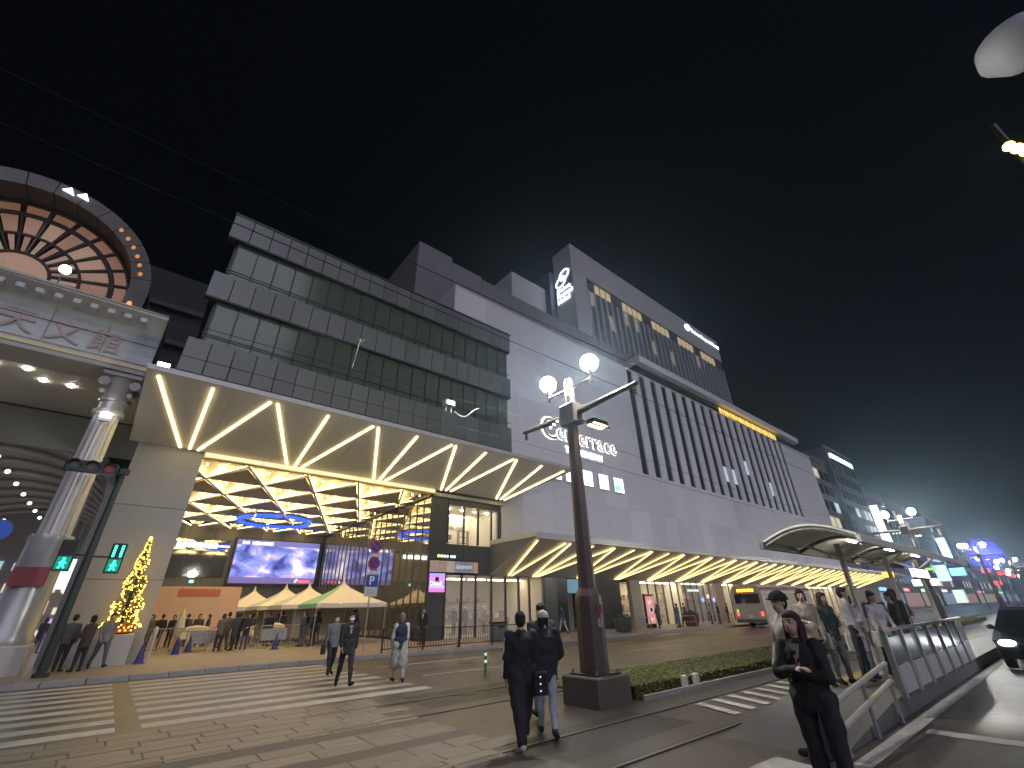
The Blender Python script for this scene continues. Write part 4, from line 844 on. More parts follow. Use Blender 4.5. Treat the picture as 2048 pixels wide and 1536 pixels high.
cone_me = MB().lathe([(.155, .03), (.03, .70), (.02, .72)], (0, 0, 0), 14).mesh('cone_body', CBL, True); cone_b = MB().cbox(-.19, .19, -.19, .19, 0, .03, .01).mesh('base', CBL)
cone_s = MB().lathe([(.105, .27), (.075, .43)], (0, 0, 0), 14).mesh('reflective_band', mat('cone white', (.5, .5, .55), .4))
for i, (x, y) in enumerate(((2.85, 28.6), (6.95, 27.6), (3.5, 30.0), (1.35, 24.5))):
    c = thing('traffic_cone', cl_[i], 'traffic cone', (x, y, .15), 'blue traffic cones'); c['_b'] = (0., 0., 0.)
    for nm, me in (('cone_body', cone_me), ('base', cone_b)): link(nm, me, c, (0, 0, 0))
# crowd barriers with pipes
bl = ['crowd barrier nearest the christmas tree', 'crowd barrier in front of the pink backdrop, second from the tree', 'crowd barrier behind the alone blue cone', 'crowd barrier in front of the covered tables', 'crowd barrier before the second tent', 'crowd barrier nearest the green sided tent']
pipe = mat('barrier pipe', (.35, .33, .28), .35, .6)
fm = MB().path([(0, 0, .05), (0, 0, 1.0), (.05, 0, 1.05), (1.45, 0, 1.05), (1.5, 0, 1.0), (1.5, 0, .05)], .022, 8).mesh('frame', pipe); br_ = MB().tube((.1, 0, .2), (.1, 0, 1.04), .01, n=6).mesh('bar', pipe); lowr = MB().tube((0, 0, .2), (1.5, 0, .2), .018, n=8).mesh('lower_rail', pipe); foot = MB().box(-.02, .02, -.25, .25, 0, .04).mesh('foot', pipe)
pan = MB().box(.12, 1.38, -.015, -.005, .35, .9).mesh('sign_board', mat('barrier board', (.3, .32, .34), .6, noise=.5, nscale=9))
for i, (x, y) in enumerate(((1.7, 30.4), (3.3, 30.0), (4.9, 29.7), (6.5, 29.4), (8.0, 29.0), (9.5, 27.6))):
    b = thing('crowd_barrier', bl[i], 'barrier', (x, y, .15), 'crowd barriers in the plaza'); b.rotation_euler.z = random.uniform(-.1, .1)
    link('frame', fm, b, (0, 0, 0)); link('lower_rail', lowr, b, (0, 0, 0))
    for k in range(11): link('bar', br_, b, (k * .13, 0, 0))
    for k in (0, 1.5): link('foot', foot, b, (k, 0, 0))
    if i % 2: link('sign_board', pan, b, (0, 0, 0))
wp = thing('white_bollard_post', 'slim white post beside the christmas tree', 'post', (1.75, 27.0, .15)); MB().lathe([(.07, 0), (.06, .9), (.09, .95), (.09, 1.15), (.02, 1.22)], (1.75, 27, .15), 12).build('post', mat('post white', (.6, .62, .65), .5), wp, True)

# ================================================================ P sign post, fence, bins
ps = thing('parking_sign_post', 'kerbside post with two round no parking signs above a blue P sign', 'road sign', (9.0, 21.3, .15))
MB().tube((9.0, 21.3, .15), (9.0, 21.3, 4.95), .035, n=10).build('pole', mat('galv grey', (.42, .42, .42), .4, .6), ps)
RING = mat('sign red', (.42, .025, .035), .45); SBL = mat('sign blue b', (.015, .05, .27), .45); SWH = mat('sign white', (.62, .61, .6), .5)
for z in (4.55, 3.80):
    d = MB().lathe([(.30, 0), (.30, .015)], (9.0, 21.22, z), 24, 'y').build('disc', RING, ps); MB().lathe([(.235, 0), (.235, .004)], (9.0, 21.212, z), 24, 'y').build('blue_field', SBL, d)
    sv = Vector((.7, 0, -.7)); MB().slab([Vector((9.0, 21.209, z)) + Vector((a * .235 * .7 + b * .03, 0, -a * .235 * .7 + b * .03)) for a, b in ((-1, -1), (1, -1), (1, 1), (-1, 1))], .003).build('slash', RING, d)
    bx('plate', SWH, ps, 8.82, 9.18, 21.22, 21.235, z - .46, z - .33)
pb = MB().cbox(8.72, 9.30, 21.21, 21.235, 2.78, 3.30, .02).build('blue_panel', mat('P blue', (.02, .09, .40), .4), ps); text('letter', 'P', .50, mat('P white', (.75, .75, .75), .5), pb, (8.86, 21.205, 2.88), (1, 0, 0), (0, 0, 1), .003, bold=.012)
bx('backing', SWH, ps, 8.70, 9.32, 21.236, 21.25, 2.38, 3.38); pl = bx('plate', SWH, ps, 8.74, 9.28, 21.215, 21.235, 2.42, 2.74)
for i in range(4): bx('print_line', mat('print grey', (.2, .2, .2), .6), pl, 8.80, 9.22 - .1 * (i % 2), 21.212, 21.2145, 2.47 + i * .065, 2.49 + i * .065)
fn = thing('kerb_fence', 'low black railing fence along the kerb before the corner shop', 'fence', (13, 20.5, .15))
for i in range(5):
    x = 9.5 + i * 2.0
    p = bx('fence_panel', BLACK, fn, x, x + 1.96, 20.47, 20.50, .98, 1.02); bx('lower_rail', BLACK, p, x, x + 1.96, 20.47, 20.50, .27, .31)
    MB().cbox(x - .035, x + .03, 20.45, 20.52, .15, 1.08, .01).build('post', BLACK, fn)
    for k in range(13): bx('baluster', BLACK, p, x + .1 + k * .145, x + .116 + k * .145, 20.477, 20.493, .312, .978)
for i in range(4):
    x = 21.5 + i * 6; f2 = thing('pipe_guard_rail', 'short pipe guard rail on the kerb, number %s along from the big pole' % ('one', 'two', 'three', 'four')[i], 'railing', (x, 20.5, .15), 'guard rails on the far kerb'); MB().path([(x, 20.5, .15), (x, 20.5, .9), (x + .1, 20.5, 1.0), (x + 1.9, 20.5, 1.0), (x + 2, 20.5, .9), (x + 2, 20.5, .15)], .03, 8).build('pipe_frame', pipe, f2); MB().tube((x, 20.5, .6), (x + 2, 20.5, .6), .022, n=8).build('mid_rail', pipe, f2)
hp = thing('slim_post', 'thin dark post rising from the kerb fence near the shop', 'post', (13.6, 20.7, .15)); MB().lathe([(.12, 0), (.12, .03), (.04, .08), (.035, 1.9), (.02, 1.95)], (13.6, 20.7, .15), 10).build('shaft', BLACK, hp, True)
bn_ = thing('litter_bin', 'square grey metal bin on the pavement before the corner shop', 'bin', (17.0, 21.9, .15)); MB().cbox(16.6, 17.4, 21.6, 22.2, .2, 1.05, .03).build('body', mat('bin grey', (.17, .175, .17), .5, .3), bn_); MB().cbox(16.56, 17.44, 21.56, 22.24, 1.052, 1.12, .02).build('lid', DARKMET, bn_); bx('slot', BLACK, bn_, 16.75, 17.25, 21.585, 21.60, .82, .93)
BRN = mat('planter brown', (.12, .045, .035), .6)
for i, (x, y) in enumerate(((38.3, 22.5), (49.2, 22.0), (27.8, 21.6))):
    pt = thing('street_planter', ['brown tub planter before the bright shop window', 'brown tub planter beside the blue display board', 'dark tub planter behind the big pole'][i], 'planter', (x, y, .15), 'tub planters')
    MB().lathe([(.45, 0), (.55, .1), (.62, .8), (.66, .9), (.55, .9)], (x, y, .15), 14).build('tub', BRN if i < 2 else DP, pt, True)
    mb = MB(); rr = random.Random(i)
    for k in range(260):
        a = rr.random() * 6.28; r = .62 * math.sqrt(rr.random()); c = Vector((x + r * math.cos(a), y + r * math.sin(a), 1.05 + .3 * rr.random() * (1 - r))); d = Vector((rr.uniform(-1, 1), rr.uniform(-1, 1), rr.uniform(-.3, 1))) * .09; e = Vector((rr.uniform(-1, 1), rr.uniform(-1, 1), 0)) * .04
        mb.quad(c - d, c + e, c + d, c - e)
    tag(mb.build('leaves', mat('planter leaf', (.05, .07, .025), .7), pt), kind='stuff')
dsg = [('digital_kiosk', 'tall violet blue lit digital kiosk behind the big pole', (27.3, 24.4), (.9, 2.2), (.42, .48, 1.0), 1.6), ('poster_stand', 'pink lit poster stand beside the dark pier under the canopy', (33.6, 23.6), (1.15, 2.3), (.80, .30, .28), .75), ('display_board', 'wide pale blue lit display board beside the bus', (53.0, 23.0), (4.0, 2.2), (.22, .42, 1.0), 1.3)]
for nm, lab, (x, y), (w, h), c, s in dsg:
    t = thing(nm, lab, 'display', (x, y, .15)); MB().cbox(x, x + w, y, y + .22, .15, .15 + h + .15, .03).build('case', DARKMET, t); fc = bx('lit_face', glow(nm + ' face', c, s), t, x + .06, x + w - .06, y - .012, y - .002, .45, .15 + h)
    if nm == 'display_board':
        for i in range(4):
            for k in range(2): MB().ball((x + .65 + i * .9, y - .02, .95 + k * .95), .28, (1, .06, 1.3), 10, 8).build('picture_spot', glow('board spot', (.75, .9, 1), 1.8), fc)
    elif nm == 'poster_stand':
        MB().lathe([(.2, 0), (.2, .006)], (x + .7, y - .02, 1.45), 16, 'y').build('blue_disc', mat('disc navy', (.03, .06, .2), .5), fc); MB().lathe([(.25, 0), (.25, .004)], (x + .7, y - .0165, 1.45), 16, 'y').build('white_ring', glow('poster white', (.8, .8, .85), .9), fc)
        for i in range(3): bx('print_line', glow('poster white', (.8, .8, .85), .9), fc, x + .3, x + .85 - .1 * i, y - .018, y - .0125, 2.05 - i * .1, 2.10 - i * .1)
        for i in range(2): bx('print_line', glow('poster white', (.8, .8, .85), .9), fc, x + .3, x + .85, y - .018, y - .0125, .8 - i * .1, .84 - i * .1)
    else:
        for i in range(3): bx('picture_block', glow('kiosk pale', (.7, .8, 1), 2.0), fc, x + .14, x + .70, y - .02, y - .0125, .6 + i * .55, 1.0 + i * .55)
# ================================================================ tram poles with twin globe lamps
POLE = mat('pole brown', (.105, .075, .065), .5, .2, noise=.15, nscale=4); INS = mat('insulator', (.12, .16, .12), .35)
GLOBE = glow('globe white', (1.0, .97, .90), 430); WIRE = mat('wire', (.012, .012, .012), .9)
labs = ['brown tram pole with twin glowing globe lamps standing in the hedge median', 'second tram pole with twin globe lamps down the street', 'third tram pole with twin globe lamps farther down the street', 'farthest tram pole with twin globe lamps']
PX = [8.08, 44.0, 80.0, 118.0]
for i, x in enumerate(PX):
    y = 7.15; t = thing('tram_pole', labs[i], 'street lamp', (x, y, 0), 'tram poles with globe lamps')
    MB().cbox(x - .50, x + .50, y - .50, y + .50, 0, .50, .03).build('base_block', mat('base concrete', (.12, .105, .085), .8, noise=.2, nscale=8), t)
    MB().lathe([(.30, .5), (.30, 1.8), (.285, 1.95), (.20, 2.1), (.19, 2.3), (.125, 7.15), (.125, 7.3), (.09, 7.42)], (x, y, 0), 8).build('shaft', POLE, t)
    MB().lathe([(.135, 6.85), (.135, 7.15)], (x, y, 0), 12).build('collar', mat('collar tan', (.35, .26, .15), .5), t)
    MB().tube((x, y - .82, 7.12), (x, y + .82, 7.12), .03, n=8).build('lamp_arm', POLE, t)
    for s in (-1, 1):
        gl_ = MB().ball((x, y + s * .80, 7.58), .235, n=20, m=14).build('globe', GLOBE, t, 'all'); MB().lathe([(.035, 7.0), (.035, 7.2), (.06, 7.30), (.085, 7.36)], (x, y + s * .80, 0), 12).build('globe_cup', DARKMET, gl_)
    MB().tube((x, y - .15, 6.33), (x, y - 2.15, 6.42), .095, .06, 8).build('cross_arm', POLE, t); MB().tube((x, y + .15, 6.33), (x, y + 1.95, 6.42), .095, .06, 8).build('cross_arm', POLE, t)
    MB().cbox(x - .2, x + .2, y - .28, y + .28, 6.05, 6.62, .04).build('arm_clamp', POLE, t)
    for yy in (y - 2.05, y + 1.85):
        MB().lathe([(.02, 0), (.055, .03), (.03, .07), (.055, .11), (.03, .15), (.05, .19), (.02, .22)], (x, yy, 6.15), 10).build('insulator', INS, t, True)
    MB().path([(x, y - .25, 6.1), (x, y - 1.2, 5.55)], .025).build('stay', POLE, t)
    MB().cbox(x - .38, x + .38, y - .38, y + .38, .501, .53, .01).build('base_plate', DARKMET, t)
    for bxx in (-.32, .32):
        for byy in (-.32, .32): MB().tube((x + bxx, y + byy, .53), (x + bxx, y + byy, .60), .025, n=6).build('anchor_bolt', STEEL, t)
    if i == 0:
        for zz, cc in ((1.35, (.35, .33, .28)), (1.62, (.25, .06, .05))): MB().box(x - .09, x + .07, y - .296, y - .282, zz, zz + .16).build('sticker', mat('sticker %.2f' % zz, cc, .6), t)
    # amber lamp head under the arm
    lh = MB().cbox(x + .05, x + .62, y - .72, y - .42, 5.92, 6.06, .03).build('side_lamp', DARKMET, t); MB().box(x + .09, x + .58, y - .69, y - .45, 5.895, 5.919).build('lens', glow('side lamp', (1, .62, .30), 12), lh)
    for k in range(3): MB().lathe([(.03, 0), (.04, .04)], (x - .25 + k * .09, y + .30 + k * .22, 6.16), 8).build('small_lamp', glow('small lamp', (.9, .95, 1), 4), t)
# overhead wires: each a thing of its own strung along the tram line
wl_ = ['upper overhead wire on the far side of the tram poles', 'contact wire on the far side of the tram poles', 'upper overhead wire on the near side of the tram poles', 'contact wire on the near side of the tram poles']
for i, (yy, z, sag) in enumerate(((9.0, 6.9, .35), (9.0, 6.05, .1), (5.1, 6.15, .12), (5.1, 7.0, .35))):
    pts = []; xs = [-28] + PX + [156]
    for a, b in zip(xs, xs[1:]):
        for k in range(12): u = k / 12; pts.append((a + (b - a) * u, yy, z - sag * 4 * u * (1 - u)))
    w_ = MB().path(pts, .007, 5).build('overhead_wire', WIRE); tag(w_, [wl_[0], wl_[1], wl_[3], wl_[2]][i], 'wire', 'overhead tram wires')
bxw = thing('wire_junction_box', 'small pale junction box with looped cable hung on the overhead wire', 'junction box', (5.4, 9.0, 6.6))
MB().cbox(5.2, 5.52, 8.9, 9.1, 6.52, 6.68, .03).build('case', mat('junction pale', (.6, .57, .48), .5), bxw)
for k in range(2): MB().tube((5.28 + k * .16, 9, 6.34), (5.28 + k * .16, 9, 6.52), .015, n=6).build('drop', STEEL, bxw)
MB().path([(5.55 + .06 * i, 9.0, 6.42 - .14 * math.sin(i * .36) + .012 * i) for i in range(14)], .012, 5).build('looped_cable', mat('cable white', (.5, .52, .5), .5), bxw)
ant = thing('wire_support', 'thin pale vertical strut with forked top hanging by the wires', 'bracket', (2.7, 9.0, 7.0))
MB().tube((2.72, 9, 6.75), (2.80, 9, 7.6), .012, n=6).build('rod', mat('strut pale', (.4, .42, .4), .5), ant)
for s in (-1, 1): MB().tube((2.80, 9, 7.5), (2.80 + s * .09, 9, 7.62), .01, n=6).build('fork', mat('strut pale', (.4, .42, .4), .5), ant)

# ================================================================ tram stop: shelter, rails, panels
sh = thing('tram_shelter', 'white curved tram stop shelter roof on slim posts above the platform', 'shelter', (15, 3.6, .26))
SHW = mat('shelter white', (.76, .75, .68), .5); 
N = 10
for k in range(6):
    x0, x1 = 11.9 + k * 2.2, 14.08 + k * 2.2; mb = MB(); V = []
    for i in range(N + 1):
        u = i / N; y = 2.75 + 1.95 * u; z = 2.98 + .30 * math.sin(math.pi * u) + .05 * u
        V += [(x0, y, z), (x1, y, z), (x0, y, z + .05), (x1, y, z + .05)]
    F = []
    for i in range(N):
        a = 4 * i; b = a + 4; F += [(a, b, b + 1, a + 1), (a + 2, a + 3, b + 3, b + 2), (a, a + 2, b + 2, b), (a + 1, b + 1, b + 3, a + 3)]
    mb.add(V, F + [(0, 1, 3, 2), (4 * N, 4 * N + 2, 4 * N + 3, 4 * N + 1)]).build('roof_panel', SHW, sh)
    MB().path([(x0, 2.75 + 1.95 * i / N, 2.92 + .30 * math.sin(math.pi * i / N)) for i in range(N + 1)], .045, 6).build('roof_rib', mat('shelter rib', (.18, .17, .15), .5), sh)
bx('eave_beam', mat('shelter rib', (.18, .17, .15), .5), sh, 11.8, 25.2, 4.66, 4.76, 2.90, 3.06); bx('eave_beam', SHW, sh, 11.8, 25.2, 2.68, 2.76, 2.84, 2.98)
for k in range(3): x = 13.9 + k * 4.2; MB().lathe([(.09, 0), (.07, .05), (.06, 2.78)], (x, 3.72, .26), 12).build('post', mat('shelter post', (.55, .53, .48), .35, .3), sh, True); MB().path([(x, 3.72, 2.7), (x, 3.1, 3.1)], .035).build('brace', SHW, sh); MB().path([(x, 3.72, 2.7), (x, 4.4, 3.05)], .035).build('brace', SHW, sh)
LPW = mat('lamp tube', (.05, .05, .05), .5, emit=(1, .92, .75), es=22)
for k in range(3): bx('tube_lamp', LPW, sh, 14.9 + k * 3.6, 15.9 + k * 3.6, 3.66, 3.72, 3.17, 3.21)
sb = thing('stop_sign_board', 'lit white tram stop name board hung under the shelter roof', 'sign', (20, 3.4, 2.4)); MB().cbox(19.2, 21.4, 3.35, 3.43, 2.32, 2.66, .02).build('case', DARKMET, sb); bx('lit_face', glow('stop board', (1, .95, .95), 1.6), sb, 19.25, 21.35, 3.335, 3.348, 2.36, 2.62); bx('lit_end', glow('stop board', (1, .95, .95), 1.6), sb, 19.186, 19.198, 3.36, 3.42, 2.36, 2.62)
WR = mat('rail white', (.66, .64, .56), .35, .2); WRY = mat('rail painted reflection', (.6, .5, .2), .4)
rl = thing('ramp_handrail', 'double white tube handrail along the tram platform ramp', 'railing', (8.8, 2.62, 0))
for z0, z1 in ((.30, .56), (.57, .80)):
    r_ = MB().tube((7.45, 2.62, z0), (10.15, 2.62, z1), .036, n=10).build('rail_tube', WR, rl, True); MB().tube((8.9, 2.62, z0 + (z1 - z0) * .537), (9.12, 2.62, z0 + (z1 - z0) * .62), .038, n=10).build('band', WRY, r_, True)  # the yellow band is a reflection painted onto each tube
for x in (7.55, 8.8, 10.1): MB().tube((x, 2.64, 0.01), (x, 2.64, .60 + (x - 7.5) * .09), .03, n=10).build('post', mat('rail grey', (.35, .35, .34), .35, .5), rl, True)
pf = thing('platform_guard_panels', 'steel framed guard panels along the roadside edge of the tram platform', 'railing', (16, 2.66, .26))
GP = mat('guard panel', (.42, .43, .42), .22, .45); GP2 = mat('guard panel pale', (.60, .60, .56), .4)
for k in range(7):
    x = 10.75 + k * 1.1
    MB().cbox(x - .04, x + .04, 2.60, 2.70, .26, 1.22, .01).build('post', STEEL, pf)
    MB().cbox(x + .06, x + 1.02, 2.64, 2.67, .72, 1.14, .01).build('upper_panel', GP, pf); MB().cbox(x + .06, x + 1.02, 2.64, 2.67, .30, .70, .01).build('lower_panel', GP2, pf)
bx('top_rail', STEEL, pf, 10.7, 18.5, 2.615, 2.685, 1.222, 1.27)

# ================================================================ city bus and oncoming car
bus = thing('city_bus', 'pale city bus seen from behind with an orange lit destination sign', 'bus', (46, 18.3, 0))
BP = mat('bus cream', (.50, .47, .42), .35, coat=.5); BX = 40.2
prof = [(17.15, .35), (17.05, .9), (17.05, 2.6), (17.2, 3.0), (17.5, 3.15), (19.1, 3.15), (19.4, 3.0), (19.55, 2.6), (19.55, .9), (19.45, .35)]
MB().prism(prof, 'x', BX, BX + 10.5).build('body', BP, bus)
bx('roof_band', mat('bus maroon', (.16, .05, .05), .4), bus, BX + .02, BX + 10.4, 17.035, 17.048, 2.72, 2.95); bx('rear_window', mat('bus glass', (.02, .022, .025), .06, .3), bus, BX - .02, BX - .002, 17.3, 19.3, 1.75, 2.45)
dest = bx('destination_sign', BLACK, bus, BX - .03, BX - .002, 17.5, 19.1, 2.55, 2.88)
for i in range(5): bx('led_glyph', glow('bus orange', (1, .33, .02), 4), dest, BX - .04, BX - .031, 17.6 + i * .29, 17.84 + i * .29, 2.60, 2.83)
for i in range(6): bx('side_window', mat('bus glass lit', (.06, .06, .055), .1, emit=(1, .85, .6), es=.15), bus, BX + .5 + i * 1.6, BX + 1.95 + i * 1.6, 17.03, 17.045, 1.6, 2.5)
for s, yy in ((1, 17.25), (2, 19.2)):
    bx('tail_light', glow('tail red', (1, .05, .02), 4), bus, BX - .03, BX - .002, yy, yy + .16, .85, 1.15); bx('reverse_light', glow('tail green', (.25, 1, .1), 1.0) if s == 2 else mat('amber lens', (.4, .2, .03), .3), bus, BX - .03, BX - .002, yy, yy + .14, 1.18, 1.32)
bx('bumper', mat('bumper', (.12, .12, .12), .5), bus, BX - .08, BX - .002, 17.1, 19.5, .38, .62); bx('number_plate', WHITEP, bus, BX - .03, BX - .002, 18.1, 18.5, .72, .92)
for x in (BX + 2.2, BX + 8.3):
    for yy in (17.1, 19.2):
        w_ = MB().lathe([(.2, -.13), (.46, -.12), (.48, 0), (.46, .12), (.2, .13)], (x, yy + .12, .48), 20, 'y').build('wheel', BLACK, bus, True); MB().lathe([(.05, -.02), (.24, -.01), (.24, .02)], (x, yy - .02, .48), 14, 'y').build('rim', STEEL, w_)

car = thing('oncoming_car', 'dark car with one bright headlight coming along the near lane', 'car', (19, .95, 0))
CP = mat('car dark paint', (.025, .027, .03), .25, coat=1.0); CX, CY = 18.6, 1.35
side = [(0, .30), (-.02, .55), (.05, .72), (.9, .86), (1.25, .92), (1.95, 1.40), (2.4, 1.48), (3.3, 1.46), (4.0, 1.08), (4.35, 1.0), (4.4, .35)]
mb = MB(); V = []; wv = [.72, .80, .85, .86, .85, .64, .62, .62, .74, .80, .80]
for (x, z), hw in zip(side, wv): V += [(CX + x, CY - hw, z), (CX + x, CY + hw, z)]
n = len(side); F = [(2 * i, 2 * i + 1, 2 * i + 3, 2 * i + 2) for i in range(n - 1)] + [(2 * n - 2, 2 * n - 1, 1, 0)]
F += [tuple(2 * i for i in range(n))[::-1], tuple(2 * i + 1 for i in range(n))]
mb.add(V, F).build('body', CP, car)
MB().slab([(CX + 1.30, CY - .66, .965), (CX + 1.30, CY + .66, .965), (CX + 1.93, CY + .54, 1.40), (CX + 1.93, CY - .54, 1.40)], .012).build('windscreen', mat('car glass', (.02, .022, .025), .04, .2), car)
for s in (-1, 1):
    hl_ = MB().ball((CX - .005, CY + s * .58, .66), .13, (.35, 1.35, .6), 14, 8).build('headlight', glow('headlight on', (.9, .95, 1), 16) if s == 1 else glow('headlight low', (.9, .95, 1), 8), car, True)
    for x in (.85, 3.55):
        w_ = MB().lathe([(.12, -.1), (.30, -.1), (.32, 0), (.30, .1), (.12, .1)], (CX + x, CY + s * .76, .32), 20, 'y').build('wheel', BLACK, car, True); MB().lathe([(.04, -.115), (.2, -.105), (.2, .105), (.04, .115)], (CX + x, CY + s * .76, .32), 14, 'y').build('rim', STEEL, w_)
    MB().ball((CX + 1.5, CY + s * .92, .98), .1, (.6, .9, .7), 10, 6).build('mirror', CP, car, True)
bx('grille', BLACK, car, CX - .035, CX - .02, CY - .4, CY + .4, .45, .62); bx('number_plate', WHITEP, car, CX - .05, CX - .036, CY - .16, CY + .16, .36, .46)

# ================================================================ far street: buildings, signs, lamps
rf = random.Random(21)
FB = [mat('far wall %d' % i, c, .7, noise=.1, nscale=.4) for i, c in enumerate([(.14, .13, .125), (.10, .105, .11), (.18, .165, .15), (.12, .11, .12)])]
FW = [mat('far window dark', (.04, .045, .05), .2, .3), mat('far window lit', (.1, .09, .06), .4, emit=(1, .85, .6), es=.55), mat('far window cool', (.1, .1, .1), .4, emit=(.7, .85, 1), es=.6)]
specs = [(101, 114, 29, 27.5, 'grey office building joined to the far end of the mall'), (114.5, 133, 33, 26.5, 'dark tall building with a white lit line sign at its top'), (134, 150, 23, 26.5, 'narrow far building with white vertical lit signs'), (151, 172, 27, 26.5, 'far brown office building beyond the vertical signs'), (173, 196, 18, 26, 'low far building past the brown office'), (197, 230, 26, 26, 'far building near the blue glow'), (231, 280, 20, 25.5, 'far building with red lit signs'), (281, 360, 24, 25, 'farthest building closing the street view')]
for i, (x0, x1, h, y, lab) in enumerate(specs):
    b = thing('far_building', lab, 'building', ((x0 + x1) / 2, y + 5, .15), 'far buildings along the street')
    MB().cbox(x0, x1, y, y + 14, .15, h, .1).build('walls', FB[i % 4], b); bx('parapet', FB[(i + 1) % 4], b, x0 - .1, x1 + .1, y - .12, y + .3, h + .001, h + .6)
    nx = max(3, int((x1 - x0) / 3)); nz = int((h - 5) / 3.3)
    for a in range(nx):
        for k in range(nz):
            r = rf.random(); m = FW[1] if r < .10 else FW[2] if r < .16 else FW[0]
            xx = x0 + .6 + a * (x1 - x0 - .6) / nx; bx('window', m, b, xx, xx + (x1 - x0) / nx - .9, y - .04, y - .002, 5 + k * 3.3, 7 + k * 3.3)
    bx('ground_shop', mat('far shop %d' % (i % 3), (.1, .1, .1), .5, emit=[(1, .85, .6), (.7, .8, 1), (1, .6, .5)][i % 3], es=.22), b, x0 + .5, x1 - .5, y - .05, y - .002, .4, 3.2)
    bx('shop_sign', glow('far shop sign %d' % i, [(1, .9, .8), (.3, .6, 1), (1, .3, .3), (.6, 1, .7)][i % 4], 1.3), b, x0 + 1, x0 + (x1 - x0) * .3, y - .3, y - .06, 3.5, 4.1)
def sign(lab, x0, x1, y0, y1, z0, z1, c, s, nm='lit_sign', n=3):
    t = thing(nm, lab, 'sign', ((x0 + x1) / 2, (y0 + y1) / 2, z0)); bx('case', DARKMET, t, x0, x1, y0, y1, z0, z1)
    f = bx('lit_face', glow('face %s' % lab[:40], c, s), t, x0 - .06, x0 - .002, y0 + .04, y1 - .04, z0 + .05, z1 - .05); bx('lit_front', glow('face %s' % lab[:40], c, s), t, x0 + .05, x1 - .05, y0 - .05, y0 - .002, z0 + .05, z1 - .05); return t
sign('white lit line sign on the top edge of the dark tall building', 115.2, 130.5, 26.0, 26.3, 30.4, 31.6, (.75, .85, 1), 3.5)
sign('upper white vertical sign on the narrow far building', 133.4, 134, 25.0, 26.4, 16, 22, (.85, .95, 1), 2.2); sign('lower white vertical sign on the narrow far building', 133.4, 134, 24.8, 26.4, 8.5, 15.5, (.8, .9, 1), 2.6)
sign('blue vertical shop sign far down the street', 170, 170.5, 22.5, 25, 6, 10, (.25, .5, 1), 3); sign('tall cool white vertical sign far down the street', 196, 196.6, 23.4, 25.4, 12, 19, (.6, .95, 1), 2.6); sign('bright blue lit sign below the tall cool white one', 195.4, 195.9, 22, 25.4, 8, 10.2, (.15, .5, 1), 3.2); sign('orange lit sign past the shelter roof', 72, 72.4, 14.6, 15.6, 4.2, 4.9, (1, .4, .05), 3.5); sign('wide white lit panel behind the shelter posts', 96, 96.4, 14.3, 17.4, 3.6, 4.6, (1, .9, .93), 2.6)
sign('green lit strip sign under the far shelter roof', 84, 84.3, 12.2, 13.3, 5.2, 5.6, (.35, 1, .1), 1.2); sign('pale green lit panel behind the shelter', 90, 90.3, 11.2, 12.4, 1.2, 2.9, (.7, .9, .75), 1.0)
for i, (y0, z0, dz) in enumerate(((19.5, 9.5, 2.2), (16.0, 8.6, 1.8), (13.5, 7.6, 2.0), (18, 5.6, 2.2))): sign(['red lit sign uppermost of the far red cluster', 'red lit sign in the middle of the far red cluster', 'red lit sign lowest of the far red cluster', 'red lit sign left of the far red cluster'][i], 228, 228.4, y0, y0 + 2.0, z0, z0 + dz * .6, (1, .04, .04), 2)
blu = thing('blue_lit_tree', 'round street tree wrapped in deep blue lights far down the street', 'tree', (214, 17.5, 0))
MB().tube((214, 17.5, 0), (214, 17.5, 10), .3, .15, 8).build('trunk', mat('blue tree trunk', (.05, .04, .05), .9), blu)
mb = MB(); rr = random.Random(4)
for i in range(1500):
    d = Vector((rr.gauss(0, 1), rr.gauss(0, 1), rr.gauss(0, 1))).normalized() * 4.8 * rr.uniform(.45, 1) * (.85 + .2 * rr.random()); c = Vector((214, 17.5, 14.5)) + d; mb.ball(c, .11, n=4, m=3)
tag(mb.build('crown', glow('deep blue lights', (.02, .015, 1), 3), blu), kind='stuff')
lampx = [(58, 5.5, -1.2), (75, 5.4, -2), (96, 5.8, 1.0), (130, 6.5, 3), (150, 6.6, 5), (170, 7.0, 7), (185, 7.0, 8.5), (204, 7.2, 8)]
for i, (x, z, yy) in enumerate([(110, 9.5, 11.5), (125, 8.2, 11.4), (138, 8.0, 10.2), (152, 7.6, 11.6), (165, 7.2, 11.0), (180, 7.0, 12.2), (200, 7.0, 12.0)]):
    t = thing('street_lamp', 'distant street lamp with a white head, %s down the street' % ('first', 'second', 'third', 'fourth', 'fifth', 'sixth', 'seventh')[i], 'street lamp', (x, yy, 0), 'distant street lamps')
    MB().tube((x, yy, 0), (x, yy, z), .09, .05, 8).build('pole', DARKMET, t); MB().ball((x, yy, z + .3), .42, n=10, m=8).build('globe', glow('distant lamp', (.95, .97, 1), 14), t)
# lamp head and sign cut by the right edge of the picture
tl_ = thing('unlit_lamp_head', 'large pale unlit lamp head cut off by the upper edge corner of the view', 'street lamp', (10.9, -3.1, .15))
MB().tube((11.6, -3.9, -.02), (11.6, -3.9, 11.6), .09, .06, 10).build('pole', DARKMET, tl_); MB().path([(11.6, -3.9, 11.5), (11.5, -3.6, 11.9), (11.3, -3.3, 11.9)], .05).build('arm', DARKMET, tl_)
MB().lathe([(.05, -.55), (.38, -.4), (.58, -.05), (.52, .25), (.3, .45), (.05, .5)], (11.05, -3.15, 11.75), 20).build('head', mat('lamp pale shell', (.45, .46, .5), .5), tl_, 'all')
ysg = thing('yellow_spot_row', 'column of three small yellow lights at the right edge of the view', 'lights', (20, -4, 15))
MB().tube((20.5, -4.15, -.02), (20.5, -4.15, 17.5), .12, .09, 10).build('post', DARKMET, ysg)
